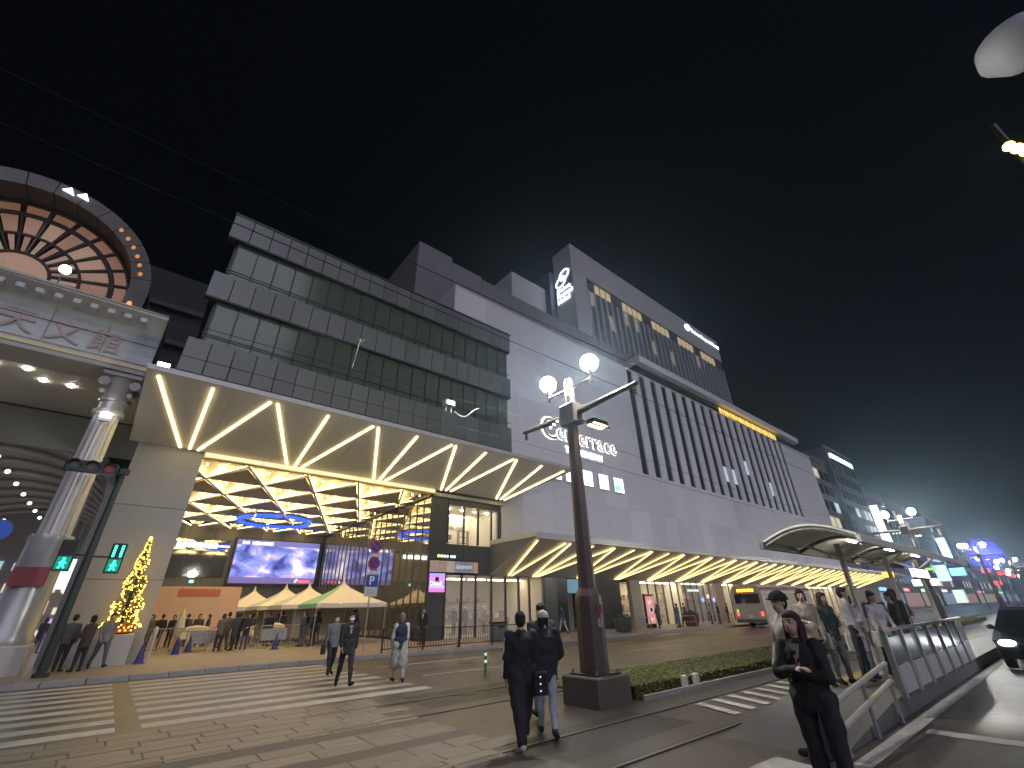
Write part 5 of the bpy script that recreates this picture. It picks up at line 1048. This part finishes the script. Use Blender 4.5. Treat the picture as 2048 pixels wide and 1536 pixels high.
for k in range(3): MB().ball((19.35 + 1.05 * k * .5, -4.08, 15.0 + k * .62), .17, n=10, m=6).build('yellow_lamp', glow('yellow spot', (1, .78, .15), 7), ysg); MB().tube((19.35 + 1.05 * k * .5, -4.08, 15.0 + k * .62), (20.5, -4.15, 15.0 + k * .62), .02, n=6).build('arm', DARKMET, ysg)
# flexible lane marker post with its green reflection painted into colour and glow
mk = thing('lane_marker_post', 'slim flexible road marker post with painted green reflection', 'road marker', (8.95, 12.15, 0)); MB().lathe([(.11, 0), (.1, .02), (.04, .03), (.035, .62), (.03, .64)], (8.95, 12.15, .0), 12).build('post', mat('marker green reflection', (.05, .16, .09), .4), mk, True)
for z in (.34, .52): MB().lathe([(.041, z), (.041, z + .07)], (8.95, 12.15, 0), 12).build('reflector', mat('reflector green glow', (.7, .95, .75), .15, emit=(.5, 1, .7), es=.5), mk)
# ================================================================ people
SKIN = mat('skin', (.52, .34, .25), .55); HAIRC = mat('hair black', (.014, .012, .012), .72, noise=.4, nscale=50, bump=1.0); HAIRR = mat('hair dark red', (.045, .016, .015), .72, noise=.4, nscale=50, bump=1.0)
def cloth(c): return mat('cloth %.3f %.3f %.3f' % c, c, .85, noise=.12, nscale=18, bump=.15)
def V3(*a): return Vector(a)
def hand_prims(w, d, nrm, side, curl=.5, k=1.):
    """palm, four unequal fingers bent at the knuckles and a thumb from the side of the palm"""
    d = d.normalized(); nrm = (nrm - d * nrm.dot(d)).normalized(); s = d.cross(nrm) * side; P = []
    pe = w + d * .085 * k
    P.append(('cap', 'skin', w, .024 * k, w + d * .03 * k, .027 * k))
    for i in range(4):
        o = s * (-.030 + .020 * i) * k; P.append(('cap', 'skin', w + d * .03 * k + o * .7, .017 * k, pe + o, .0135 * k))
        L = (.038, .045, .042, .032)[i] * k; a = curl * .7; d1 = (d * math.cos(a) + nrm * math.sin(a)); k1 = pe + o; k2 = k1 + d1 * L; a2 = curl * 1.5; d2 = d * math.cos(a2) + nrm * math.sin(a2)
        P.append(('cap', 'skin', k1, .0115 * k, k2, .0105 * k)); P.append(('cap', 'skin', k2, .0105 * k, k2 + d2 * L * .8, .009 * k))
    t0 = w + d * .025 * k - s * .028 * k; t1 = t0 + (d * .6 - s * .65 + nrm * .25).normalized() * .042 * k; P.append(('cap', 'skin', t0, .0145 * k, t1, .012 * k)); P.append(('cap', 'skin', t1, .012 * k, t1 + (d * .9 - s * .1 + nrm * .4).normalized() * .03 * k, .0105 * k))
    return P
def body(h=1.68, legs=((0, 0), (0, 0)), arms=((5, 8, 12, 0), (5, 8, 12, 0)), hem=.50, puff=1.0, skirt=False, wide=1.0, head=(0, 0), sleeve='top', stance=.09, fem=False, lean=0., flare=1.0):
    s = h / 1.70; P = []; J = {}
    sh = .155 if fem else .185; pf = puff
    hz = .90
    # torso loft (half widths)
    T = [(hz - .08, .150 * wide, .105), (hz + .02, .165, .112), (1.08, .142 * pf if fem else .150 * pf, .100 * pf), (1.22, .160 * pf, .112 * pf), (1.33, .178 * pf if not fem else .162 * pf, .108 * pf), (1.405, .150 if not fem else .130, .085), (1.45, .075, .065)]
    P.append(('loft', 'top', [(z * s, a * s, b * s, 0) for z, a, b in T]))
    if hem < .50:
        z0 = hem * 1.70; n = 4; P.append(('loft', 'top', [((z0 + (1.05 - z0) * i / n) * s, (.185 * flare + (.158 * pf - .185 * flare) * i / n) * s, (.135 * flare + (.112 * pf - .135 * flare) * i / n) * s, 0) for i in range(n + 1)]))
    P.append(('cap', 'skin', V3(0, .005, 1.42) * s, .055 * s, V3(0, .015, 1.52) * s, .050 * s))
    hy, hp = R(head[0]), R(head[1]); HR = Matrix.Rotation(hy, 3, 'Z') @ Matrix.Rotation(hp, 3, 'X'); hc = V3(0, .02, 1.585) * s
    def hd(*a): return hc + HR @ (V3(*a) * s)
    P += [('ball', 'skin', hd(0, -.008, .02), .093 * s, V3(.86, 1.02, 1.05), HR), ('ball', 'skin', hd(0, .03, -.045), .066 * s, V3(.86, .95, 1.05), HR), ('cap', 'skin', hd(0, .088, .012), .010 * s, hd(0, .104, -.020), .014 * s), ('cap', 'skin', hd(-.078, -.005, .012), .012 * s, hd(-.082, -.012, -.02), .012 * s), ('cap', 'skin', hd(.078, -.005, .012), .012 * s, hd(.082, -.012, -.02), .012 * s)]
    # legs
    J['foot'] = []
    for i, sx in enumerate((-1, 1)):
        a, b = R(legs[i][0]), R(legs[i][1]); hip = V3(sx * stance, 0, hz) * s; kn = hip + V3(sx * .012, math.sin(a), -math.cos(a)) * .425 * s; an = kn + V3(sx * .008, math.sin(a - b), -math.cos(a - b)) * .405 * s
        fd = R(legs[i][0] - legs[i][1]); toe = an + V3(sx * .25, math.cos(fd), math.sin(fd) * .9).normalized() * .15 * s + V3(0, 0, -.035 * s); heel = an + V3(0, -.035, -.03) * s
        P += [('cap', 'bottom', hip + V3(0, 0, .02) * s, .098 * s * wide, kn, .070 * s * wide), ('cap', 'bottom', kn, .070 * s * wide, an + V3(0, 0, .02) * s, (.046 if wide <= 1.05 else .072) * s)]
        P += [('cap', 'shoe', heel, .045 * s, toe, .040 * s), ('cap', 'shoe', an + V3(0, 0, -.005 * s), .047 * s, an + V3(0, .06, -.03) * s, .045 * s)]; J['foot'].append(min(heel.z, toe.z) - .045 * s)
        if skirt: P.append(('cap', 'bottom', hip, .13 * s, hip + (kn - hip) * 1.15, .15 * s))
    # arms
    J['hand'] = []
    for i, sx in enumerate((-1, 1)):
        f, o, e, inw = [R(q) for q in arms[i]]; S = V3(sx * sh, 0, 1.375) * s
        d = Matrix.Rotation(sx * -o, 3, 'Y') @ Matrix.Rotation(f, 3, 'X') @ V3(0, 0, -1); d = V3(sx * abs(d.x) if o >= 0 else d.x, d.y, d.z)
        el = S + d * .285 * s; d2 = Matrix.Rotation(f + e, 3, 'X') @ V3(0, 0, -1); d2 = Matrix.Rotation(sx * inw, 3, 'Z') @ d2; wr = el + d2 * .245 * s
        P += [('cap', sleeve, S, .064 * pf * s, el, .050 * pf * s), ('cap', sleeve, el, .050 * pf * s, wr - d2 * .012 * s, .040 * pf * s)]
        nr = V3(-sx, 0, 0) if abs(d2.z) > .6 else V3(0, 0, -1); P += hand_prims(wr, d2, nr, sx, .55, s); J['hand'].append(wr + d2 * .05 * s)
    J.update(hc=hc, HR=HR, s=s, h=h, sh=sh * s, hd=hd); J['drop'] = min(J['foot']); return P, J
def ellP(q, c, r, sc, rot): return np.linalg.norm(((q - np.array(c)) @ np.array(rot)) / (r * np.array(sc)), axis=1)
def sdf(p, q):
    t = p[0]
    if t == 'cap':
        a, r_a, b, r_b = np.array(p[2]), p[3], np.array(p[4]), p[5]; ab = b - a; u = np.clip(((q - a) @ ab) / max(ab @ ab, 1e-9), 0, 1); return np.linalg.norm(q - a - u[:, None] * ab, axis=1) - (r_a + (r_b - r_a) * u)
    if t == 'ball': return (ellP(q, p[2], p[3], p[4], p[5]) - 1) * p[3] * min(p[4])
    L = np.array(p[2]); z = np.clip(q[:, 2], L[0, 0], L[-1, 0]); hx = np.interp(z, L[:, 0], L[:, 1]); hy = np.interp(z, L[:, 0], L[:, 2])
    return np.maximum((np.sqrt((q[:, 0] / hx) ** 2 + (q[:, 1] / hy) ** 2) - 1) * np.minimum(hx, hy), np.abs(q[:, 2] - z))
def skin_mesh(name, P, voxel, order, smooth=4):
    mb = MB()
    for p in P:
        if p[0] == 'cap': mb.tube(p[2], p[4], p[3], p[5], 14); mb.ball(p[2], p[3], n=12, m=8); mb.ball(p[4], p[5], n=12, m=8)
        elif p[0] == 'ball': mb.ball(p[2], p[3], p[4], 18, 12, p[5])
        else:
            n = 20; v = []; f = []
            for z, a, b, yo in p[2]:
                for i in range(n): t = 2 * math.pi * i / n; v.append((a * math.cos(t), b * math.sin(t) + yo, z))
            for j in range(len(p[2]) - 1):
                for i in range(n): f.append((j * n + i, j * n + (i + 1) % n, (j + 1) * n + (i + 1) % n, (j + 1) * n + i))
            f += [tuple(range(n - 1, -1, -1)), tuple(range((len(p[2]) - 1) * n, len(p[2]) * n))]; mb.add(v, f)
    me = mb.mesh('tmp', SKIN); o = bpy.data.objects.new('tmp', me); COL.objects.link(o)
    m = o.modifiers.new('r', 'REMESH'); m.mode = 'VOXEL'; m.voxel_size = voxel; s_ = o.modifiers.new('s', 'SMOOTH'); s_.factor = .5; s_.iterations = smooth
    bpy.context.view_layer.update(); out = bpy.data.meshes.new_from_object(o.evaluated_get(bpy.context.evaluated_depsgraph_get())); bpy.data.objects.remove(o); bpy.data.meshes.remove(me)
    n = len(out.polygons); c = np.zeros(n * 3); out.polygons.foreach_get('center', c); c = c.reshape(-1, 3)
    D = np.stack([sdf(p, c) for p in P]); lab = np.array([order.index(p[1]) for p in P]); out.materials.clear()
    for k in order: out.materials.append(SKIN)
    mi = lab[np.argmin(D, axis=0)].astype(np.int32); out.polygons.foreach_set('material_index', mi)
    if len(order) > 1 and voxel < .02:
        nv = len(out.vertices); co = np.zeros(nv * 3); out.vertices.foreach_get('co', co); co = co.reshape(-1, 3); nr = np.zeros(nv * 3); out.vertices.foreach_get('normal', nr); nr = nr.reshape(-1, 3); Dv = np.stack([sdf(p, co) for p in P]); lv = lab[np.argmin(Dv, axis=0)]
        x_, y_, z_ = co[:, 0], co[:, 1], co[:, 2]; am = np.where((lv == 1) | (lv == 2) | (lv == 4), .0075, 0.)
        fd_ = np.sin(34 * z_ + 3.2 * np.sin(9 * x_ + 1.3) + 2.6 * np.sin(13 * y_)) * .6 + np.sin(17 * z_ + 14 * x_ - 11 * y_) * .6 + np.sin(61 * x_ + 8 * z_ + 2 * np.sin(21 * z_)) * .35
        co += nr * (am * fd_)[:, None]; out.vertices.foreach_set('co', co.ravel())
    out.polygons.foreach_set('use_smooth', [True] * n); out.name = name; out.update(); return out
ORDER = ['skin', 'top', 'bottom', 'shoe', 'sleeve']
CACHE = {}
def hair_mesh(J, kind, voxel):
    s, hd, HR = J['s'], J['hd'], J['HR']; P = [('ball', 'skin', hd(0, -.020, .038), .098 * s, V3(.90, 1.0, 1.0), HR), ('ball', 'skin', hd(0, -.045, .0), .088 * s, V3(.93, .85, 1.1), HR), ('ball', 'skin', hd(0, .018, .072), .074 * s, V3(1.0, .95, .62), HR)]
    if kind == 'long':
        for x in (-.062, 0, .062): P.append(('cap', 'skin', hd(x, -.05, 0), .040 * s, hd(x * 1.25, -.055, -.30), .034 * s))
        for x in (-.076, .076): P.append(('cap', 'skin', hd(x, -.005, .03), .024 * s, hd(x * 1.1, .015, -.26), .022 * s))
    if kind == 'bob':
        for x in (-.078, .078): P.append(('cap', 'skin', hd(x, -.01, .03), .026 * s, hd(x * .98, -.005, -.10), .022 * s))
        P.append(('cap', 'skin', hd(0, -.06, 0), .055 * s, hd(0, -.055, -.10), .045 * s))
    return skin_mesh('hair', P, voxel, ['skin'], 2)
def person(label, x, y, z, face, top, bottom, shoe=(.03, .03, .03), hair='short', haircol=None, voxel=.016, key=None, sleeve=None, group=None, extras=(), mask=False, cap=None, **kw):
    kk = key or label
    if sleeve: kw['sleeve'] = 'sleeve'
    if kk not in CACHE:
        P, J = body(**kw); me = skin_mesh('body', P, voxel, ORDER if kw.get('sleeve', 'top') == 'sleeve' else ORDER); hm = hair_mesh(J, hair, max(voxel * .8, .008)) if hair else None; CACHE[kk] = (me, hm, J)
    me, hm, J = CACHE[kk]
    r = thing('person', label, 'person', (x, y, z), group); r['_b'] = (0., 0., 0.); r.rotation_euler.z = face
    dz = -J['drop']; b = link('body', me, r, (0, 0, dz))
    for i, c in enumerate((None, top, bottom, shoe, sleeve or top)):
        b.material_slots[i].link = 'OBJECT'; b.material_slots[i].material = SKIN if c is None else cloth(tuple(c))
    hm_ = haircol or HAIRC
    if hm:
        h_ = link('hair', hm, r, (0, 0, dz)); h_.material_slots[0].link = 'OBJECT'; h_.material_slots[0].material = hm_
    hd, s, HR = J['hd'], J['s'], J['HR']
    if voxel < .02:
        for sx in (-1, 1):
            link('eye', MB().ball(hd(sx * .031, .083, .008), .0085 * s, (1.5, .6, .7), 8, 6).mesh('eye', mat('eye dark', (.02, .015, .012), .2)), r, (0, 0, dz)); link('eyebrow', MB().tube(hd(sx * .016, .090, .030), hd(sx * .046, .080, .032), .0045 * s, n=6).mesh('eyebrow', HAIRC), r, (0, 0, dz))
        link('mouth', MB().ball(hd(0, .086, -.062), .012 * s, (1.6, .6, .45), 8, 6).mesh('mouth', mat('lips', (.36, .13, .11), .5)), r, (0, 0, dz))
    if mask: link('face_mask', MB().ball(hd(0, .045, -.048), .066 * s, (.95, 1.0, .85), 14, 10, HR).mesh('face_mask', mat('mask white', (.68, .69, .70), .7), 'all'), r, (0, 0, dz))
    if cap:
        cm = cloth(tuple(cap)); mb = MB(); n = 18; rows = 6; v = []; f = []
        for j in range(rows + 1):
            t = (math.pi / 2) * j / rows
            for i in range(n): a = 2 * math.pi * i / n; v.append(hd(.114 * math.cos(t) * math.cos(a), -.018 + .126 * math.cos(t) * math.sin(a), .030 + .118 * math.sin(t)))
        for j in range(rows):
            for i in range(n): f.append((j * n + i, j * n + (i + 1) % n, (j + 1) * n + (i + 1) % n, (j + 1) * n + i))
        mb.add(v, f); cp = link('cap', mb.mesh('cap', cm, 'all'), r, (0, 0, dz)); mb = MB(); pts = [hd(.085 * math.cos(a), .085 + .085 * math.sin(a) * 1.0, .046 - .01 * math.sin(a)) for a in [math.pi * i / 10 for i in range(11)]]; mb.slab(pts, .006); q = link('brim', mb.mesh('brim', cm), r, (0, 0, dz))
    for fn_ in extras: fn_(r, J, dz)
    return r
def bag(col, side=1, drop=.50, w=.30, h=.28, d=.10, strap=True):
    def f(r, J, dz):
        s = J['s']; x = side * (.24 + d / 2) * s; m = cloth(col); z0 = (1.37 - drop - h) * s + dz; b = link('bag', MB().cbox(x - d / 2, x + d / 2, -w / 2, w / 2, z0, z0 + h, .025).mesh('bag', m), r, (0, 0, 0))
        if strap: link('bag_strap', MB().path([(x, -w * .3, z0 + h), (side * .17 * s, -.02, 1.43 * s + dz), (x, w * .3, z0 + h)], .010, 6).mesh('bag_strap', m), r, (0, 0, 0))
    return f
def stripe(r, J, dz):
    s = J['s']; m = mat('stripe white', (.7, .69, .66), .8); link('sleeve_stripe', MB().slab([V3(-.262, -.015, 1.36) * s + V3(0, 0, dz), V3(-.262, .02, 1.36) * s + V3(0, 0, dz), V3(-.300, .055, .86) * s + V3(0, 0, dz), V3(-.300, .015, .86) * s + V3(0, 0, dz)], .012).mesh('sleeve_stripe', m), r, (0, 0, 0))
def studs(r, J, dz):
    s = J['s']; link('bag', MB().cbox(.12 * s, .34 * s, -.20 * s, -.12 * s, .62 * s + dz, .92 * s + dz, .02).mesh('bag', cloth((.012, .012, .014))), r, (0, 0, 0)); link('bag_strap', MB().path([(.23 * s, -.16 * s, .92 * s + dz), (.12 * s, -.12 * s, 1.2 * s + dz), (-.10 * s, -.10 * s, 1.42 * s + dz)], .012, 6).mesh('bag_strap', cloth((.012, .012, .014))), r, (0, 0, 0))
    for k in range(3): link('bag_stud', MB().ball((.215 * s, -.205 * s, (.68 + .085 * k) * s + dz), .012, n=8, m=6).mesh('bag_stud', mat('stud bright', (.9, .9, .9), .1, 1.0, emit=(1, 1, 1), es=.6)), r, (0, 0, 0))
def vneck(col):
    def f(r, J, dz):
        s = J['s']; link('shirt_front', MB().slab([V3(-.045, .112, 1.40) * s + V3(0, 0, dz), V3(.045, .112, 1.40) * s + V3(0, 0, dz), V3(.012, .138, 1.20) * s + V3(0, 0, dz), V3(-.012, .138, 1.20) * s + V3(0, 0, dz)], -.012).mesh('shirt_front', cloth(col)), r, (0, 0, 0))
    return f
BLK = (.016, .016, .018); BLK2 = (.022, .023, .028); GRYC = (.16, .165, .16); NAVY = (.02, .025, .055); WHT = (.58, .57, .54); JEAN = (.36, .42, .50); BGE = (.36, .30, .23); SHW_ = (.62, .60, .56)
def toward(x, y, tx=0, ty=0): return math.atan2(-(tx - x), (ty - y))
walk = dict(legs=((22, 6), (-16, 18)), arms=((-14, 8, 14, 5), (16, 8, 18, 5)))
# foreground pair and friend, seen from behind
person('person in long black jacket with white sleeve stripe and white shoes, walking away', 4.90, 5.75, 0, R(-22), BLK, BLK2, SHW_, 'short', voxel=.011, h=1.66, hem=.45, wide=1.5, puff=1.3, flare=.95, legs=((-12, 10), (20, 5)), arms=((4, 9, 10, 0), (4, 9, 10, 0)), head=(-20, 4), extras=(stripe, studs))
person('person in beige cap and black puffer jacket beside the white-striped jacket', 5.62, 6.02, 0, R(-42), BLK2, JEAN, BLK, 'bob', voxel=.011, h=1.66, puff=1.5, hem=.42, legs=((16, 8), (-12, 20)), arms=((8, 16, 50, 25), (8, 16, 50, 25)), cap=(.42, .37, .30), head=(-25, 0), sleeve=BLK)
person('dark-haired person in grey coat half hidden behind the beige cap', 6.30, 6.80, 0, R(-30), (.06, .065, .07), JEAN, BLK, 'short', voxel=.013, h=1.78, hem=.42, puff=1.15, legs=((14, 6), (-10, 16)), head=(35, 0))
# woman with folded arms at the right
person('person with folded arms in black jacket and trousers with long dark hair', 5.55, 2.12, 0, toward(5.55, 2.12, 1.0, 2.2), BLK, BLK2, BLK, 'long', HAIRR, voxel=.0095, h=1.62, hem=.47, fem=True, puff=1.16, flare=.85, legs=((3, 2), (-3, 2)), arms=((14, 16, 84, 76), (24, 16, 78, 70)), stance=.115, wide=1.12, head=(-8, 4), extras=(vneck((.34, .31, .27)),))
person('person in black cap and white shirt standing behind the folded arms', 7.25, 2.86, 0, toward(7.25, 2.86, 3, 6), WHT, BLK2, BLK, 'short', voxel=.013, h=1.84, hem=.46, puff=1.22, cap=(.012, .012, .014), arms=((10, 10, 40, 30), (6, 10, 15, 0)), head=(20, 0))
pl_ = [('person in dark green top holding a pale bag on the tram platform', 11.6, 3.72, (.03, .05, .04), GRYC, 'long', (bag((.4, .4, .38), 1, .45),)), ('person in beige jacket waiting beside the dark green top', 11.15, 3.95, BGE, BLK2, 'bob', ()), ('person in pale grey shirt carrying a large light tote at the shelter post', 12.4, 3.55, (.30, .29, .30), BLK2, 'short', (bag((.55, .54, .5), -1, .55, .36, .34),)), ('person in lilac grey sweater with arms down under the shelter', 13.2, 3.72, (.33, .30, .34), (.10, .10, .13), 'bob', ()), ('person in white shirt close to the first guard panel', 13.5, 3.30, (.50, .48, .46), BLK2, 'short', (bag((.45, .43, .40), 1, .5, .26, .3),)), ('person in navy coat farther along the tram platform', 15.3, 3.75, NAVY, BLK2, 'short', ()), ('person in black coat beyond the navy coat on the platform', 16.6, 3.55, BLK, BLK2, 'bob', ()), ('person in brown jacket deepest under the shelter roof', 18.2, 3.8, (.14, .09, .06), BLK2, 'short', ()), ('person in charcoal hoodie leaning near the guard panels', 14.6, 3.2, (.05, .05, .055), GRYC, 'short', ())]
for i, (lab, x, y, t, b, hr, ex) in enumerate(pl_):
    person(lab, x, y, .262, R((160, 120, 200, 90, 150, 100, 60, 140, 30)[i]), t, b, hair=hr, voxel=.018, key='plat%d' % (i % 4) + hr, group='people waiting at the tram stop', h=(1.62, 1.68, 1.72, 1.60)[i % 4], fem=hr != 'short', arms=[((12, 8, 60, 40), (6, 8, 12, 0)), ((5, 8, 10, 0), (18, 8, 70, 35)), ((4, 8, 14, 0), (4, 8, 14, 0)), ((14, 8, 66, 45), (14, 8, 66, 45))][i % 4], legs=((4, 3), (-4, 3)), hem=.46, extras=ex)
# people on the crossing
person('person in black coat and white mask crossing towards the camera', 5.21, 13.35, .006, toward(5.2, 13.4, 3.4, 0), BLK, BLK2, BLK, 'short', voxel=.014, h=1.72, hem=.42, puff=1.12, mask=True, **walk, extras=(vneck((.30, .30, .27)),))
person('person in grey jacket and white mask crossing behind the black coat', 5.75, 16.0, .006, toward(5.7, 16, 4.2, 0), GRYC, BLK2, BLK, 'short', voxel=.015, h=1.66, hem=.45, puff=1.1, mask=True, legs=((-14, 14), (18, 5)), arms=((14, 8, 20, 0), (-10, 8, 10, 0)), extras=(bag((.03, .03, .03), 1, .52, .3, .26),))
person('person in navy vest over pale sleeves and skirt crossing away', 6.55, 12.95, .006, R(-15), NAVY, (.33, .33, .30), BLK, 'bob', mat('hair brown grey', (.16, .14, .12), .6), voxel=.015, h=1.66, hem=.47, skirt=True, fem=True, puff=1.15, sleeve=(.50, .50, .47), legs=((10, 5), (-8, 12)), arms=((8, 12, 20, 5), (8, 12, 20, 5)))
for o in (CACHE['person in navy vest over pale sleeves and skirt crossing away'],):
    pass
person('person in dark suit and white shirt standing by the glass wall', 13.1, 23.4, .15, R(120), BLK, BLK2, BLK, 'short', voxel=.016, h=1.74, hem=.46, extras=(vneck((.55, .54, .52)),))
# plaza crowd and shoppers: four shared bodies, own clothes
cols = [BLK, BLK2, NAVY, (.05, .06, .05), (.10, .10, .10), (.06, .045, .04), (.13, .12, .09), (.04, .05, .07)]
cname = ['black', 'near-black', 'navy', 'dark green', 'charcoal', 'dark brown', 'olive', 'slate']
crowd = [(2.3, 33.2, 'behind the crowd barrier nearest the christmas tree'), (2.9, 34.1, 'left of the pair before the pink backdrop'), (3.35, 33.9, 'right of the pair before the pink backdrop'), (4.1, 33.8, 'standing before the middle of the pink backdrop'), (1.75, 32.6, 'closest to the white post by the tree'),
         (4.55, 28.8, 'in olive top at the front of the tight crowd group'), (4.9, 29.5, 'at the back of the tight crowd group'), (5.15, 28.7, 'second in the tight crowd group'), (5.45, 29.6, 'third in the tight crowd group'), (5.75, 29.0, 'at the tent side of the tight crowd group'), (5.55, 33.5, 'before the right end of the pink backdrop'), (6.2, 34.4, 'just behind the right end of the crowd group'),
         (7.6, 33.0, 'beside the third tent leg'), (8.25, 33.2, 'left of the pair at the second tent'), (8.6, 33.6, 'right of the pair at the second tent'), (8.35, 28.2, 'in long dark coat before the tents'), (9.0, 28.4, 'beside the long dark coat before the tents'), (10.2, 31.6, 'under the green sided tent'),
         (24.3, 24.0, 'in pale trousers at the dark pier under the canopy'), (33.6, 22.6, 'walking past the pink poster stand'), (35.3, 21.9, 'in jeans following past the pink poster stand'), (37.4, 23.2, 'left of the pair before the bright shop'), (38.9, 23.4, 'right of the pair before the bright shop'), (41.8, 22.6, 'in pale coat past the brown tub planter'), (43.6, 22.8, 'pointing beside the pale coat under the canopy'), (46.6, 23.4, 'tall and dark beyond the canopy pair'),
         (-3.3, 25.2, 'in white walking under the arcade gate'), (-2.9, 27.5, 'in grey walking deeper under the arcade gate'), (-.9, 23.2, 'in dark coat close behind the signal pole'), (-.4, 22.6, 'in dark clothes between the signal pole and tree plinth'), (.1, 23.3, 'in grey next to the tree plinth'), (-4.4, 30, 'in black far inside the arcade'), (-3.6, 34, 'behind the one in grey under the arcade'), (-2.6, 37, 'beneath the second hanging arcade sign'), (-4.0, 41, 'deepest in the arcade'),
         (2.0, 35.5, 'left-hand end of the row before the pink backdrop'), (3.7, 35.2, 'half hidden between the backdrop pair and middle'), (4.7, 34.6, 'before the plain centre of the backdrop'), (5.05, 30.4, 'hidden deepest in the tight crowd group'), (6.75, 33.1, 'between the crowd group and third tent'), (7.15, 30.6, 'at the small covered table'), (9.6, 32.2, 'at the back of the green sided tent'), (11.6, 29.2, 'at the counter side of the green sided tent'), (12.2, 31.0, 'under the far corner of the green sided tent')]
for i, (x, y, where) in enumerate(crowd):
    ci = i % 8; c = cols[ci]; nm = cname[ci]; bt = BLK2 if i % 3 else (.08, .09, .12)
    if 'olive' in where: c, nm = cols[6], 'olive'
    if 'pale coat' in where and 'beside' not in where: c, nm = (.42, .38, .32), 'pale'
    if 'in white' in where: c, nm, bt = (.5, .5, .48), 'white', BLK2
    if 'in grey' in where: c, nm = (.22, .22, .22), 'grey'
    if 'pale trousers' in where: c, bt = NAVY, (.36, .36, .38)
    if 'in jeans' in where: bt = (.10, .14, .24)
    kind = i % 4; kw = [dict(h=1.70, hem=.47, arms=((5, 8, 12, 0), (5, 8, 12, 0)), legs=((3, 2), (-3, 2))), dict(h=1.66, hem=.42, fem=True, arms=((12, 8, 62, 40), (5, 8, 12, 0)), legs=((4, 3), (-2, 2))), dict(h=1.74, hem=.47, **walk), dict(h=1.68, hem=.38, puff=1.15, arms=((10, 10, 70, 50), (10, 10, 70, 50)), legs=((-4, 3), (3, 2)))][kind]
    lab = ('person ' + where) if where.startswith('in ') else 'person in %s clothes %s' % (nm, where)
    person(lab, x, y, .15, R(random.choice([0, 10, -20, 40, 170, 200, -60, 100])), c, bt, hair='short' if kind in (0, 2) else 'bob', voxel=.024, key='crowd%d' % kind, group='people on the plaza and pavement', **kw)
# ================================================================ air volume added to imitate lens bloom and veil round the lamps
hz = MB().box(-125, 425, -17, 78, -1.06, 64).build('bloom_haze', None)
hm = bpy.data.materials.new('night haze'); hm.use_nodes = True; hn = hm.node_tree; hn.nodes.clear()
ho = hn.nodes.new('ShaderNodeOutputMaterial'); hv = hn.nodes.new('ShaderNodeVolumePrincipled'); hv.inputs['Color'].default_value = (.55, .78, 1.0, 1); hv.inputs['Density'].default_value = .0017; hv.inputs['Anisotropy'].default_value = .82
hn.links.new(hv.outputs[0], ho.inputs['Volume']); hz.data.materials.clear(); hz.data.materials.append(hm); tag(hz, kind='stuff')
SC.cycles.volume_bounces = 0
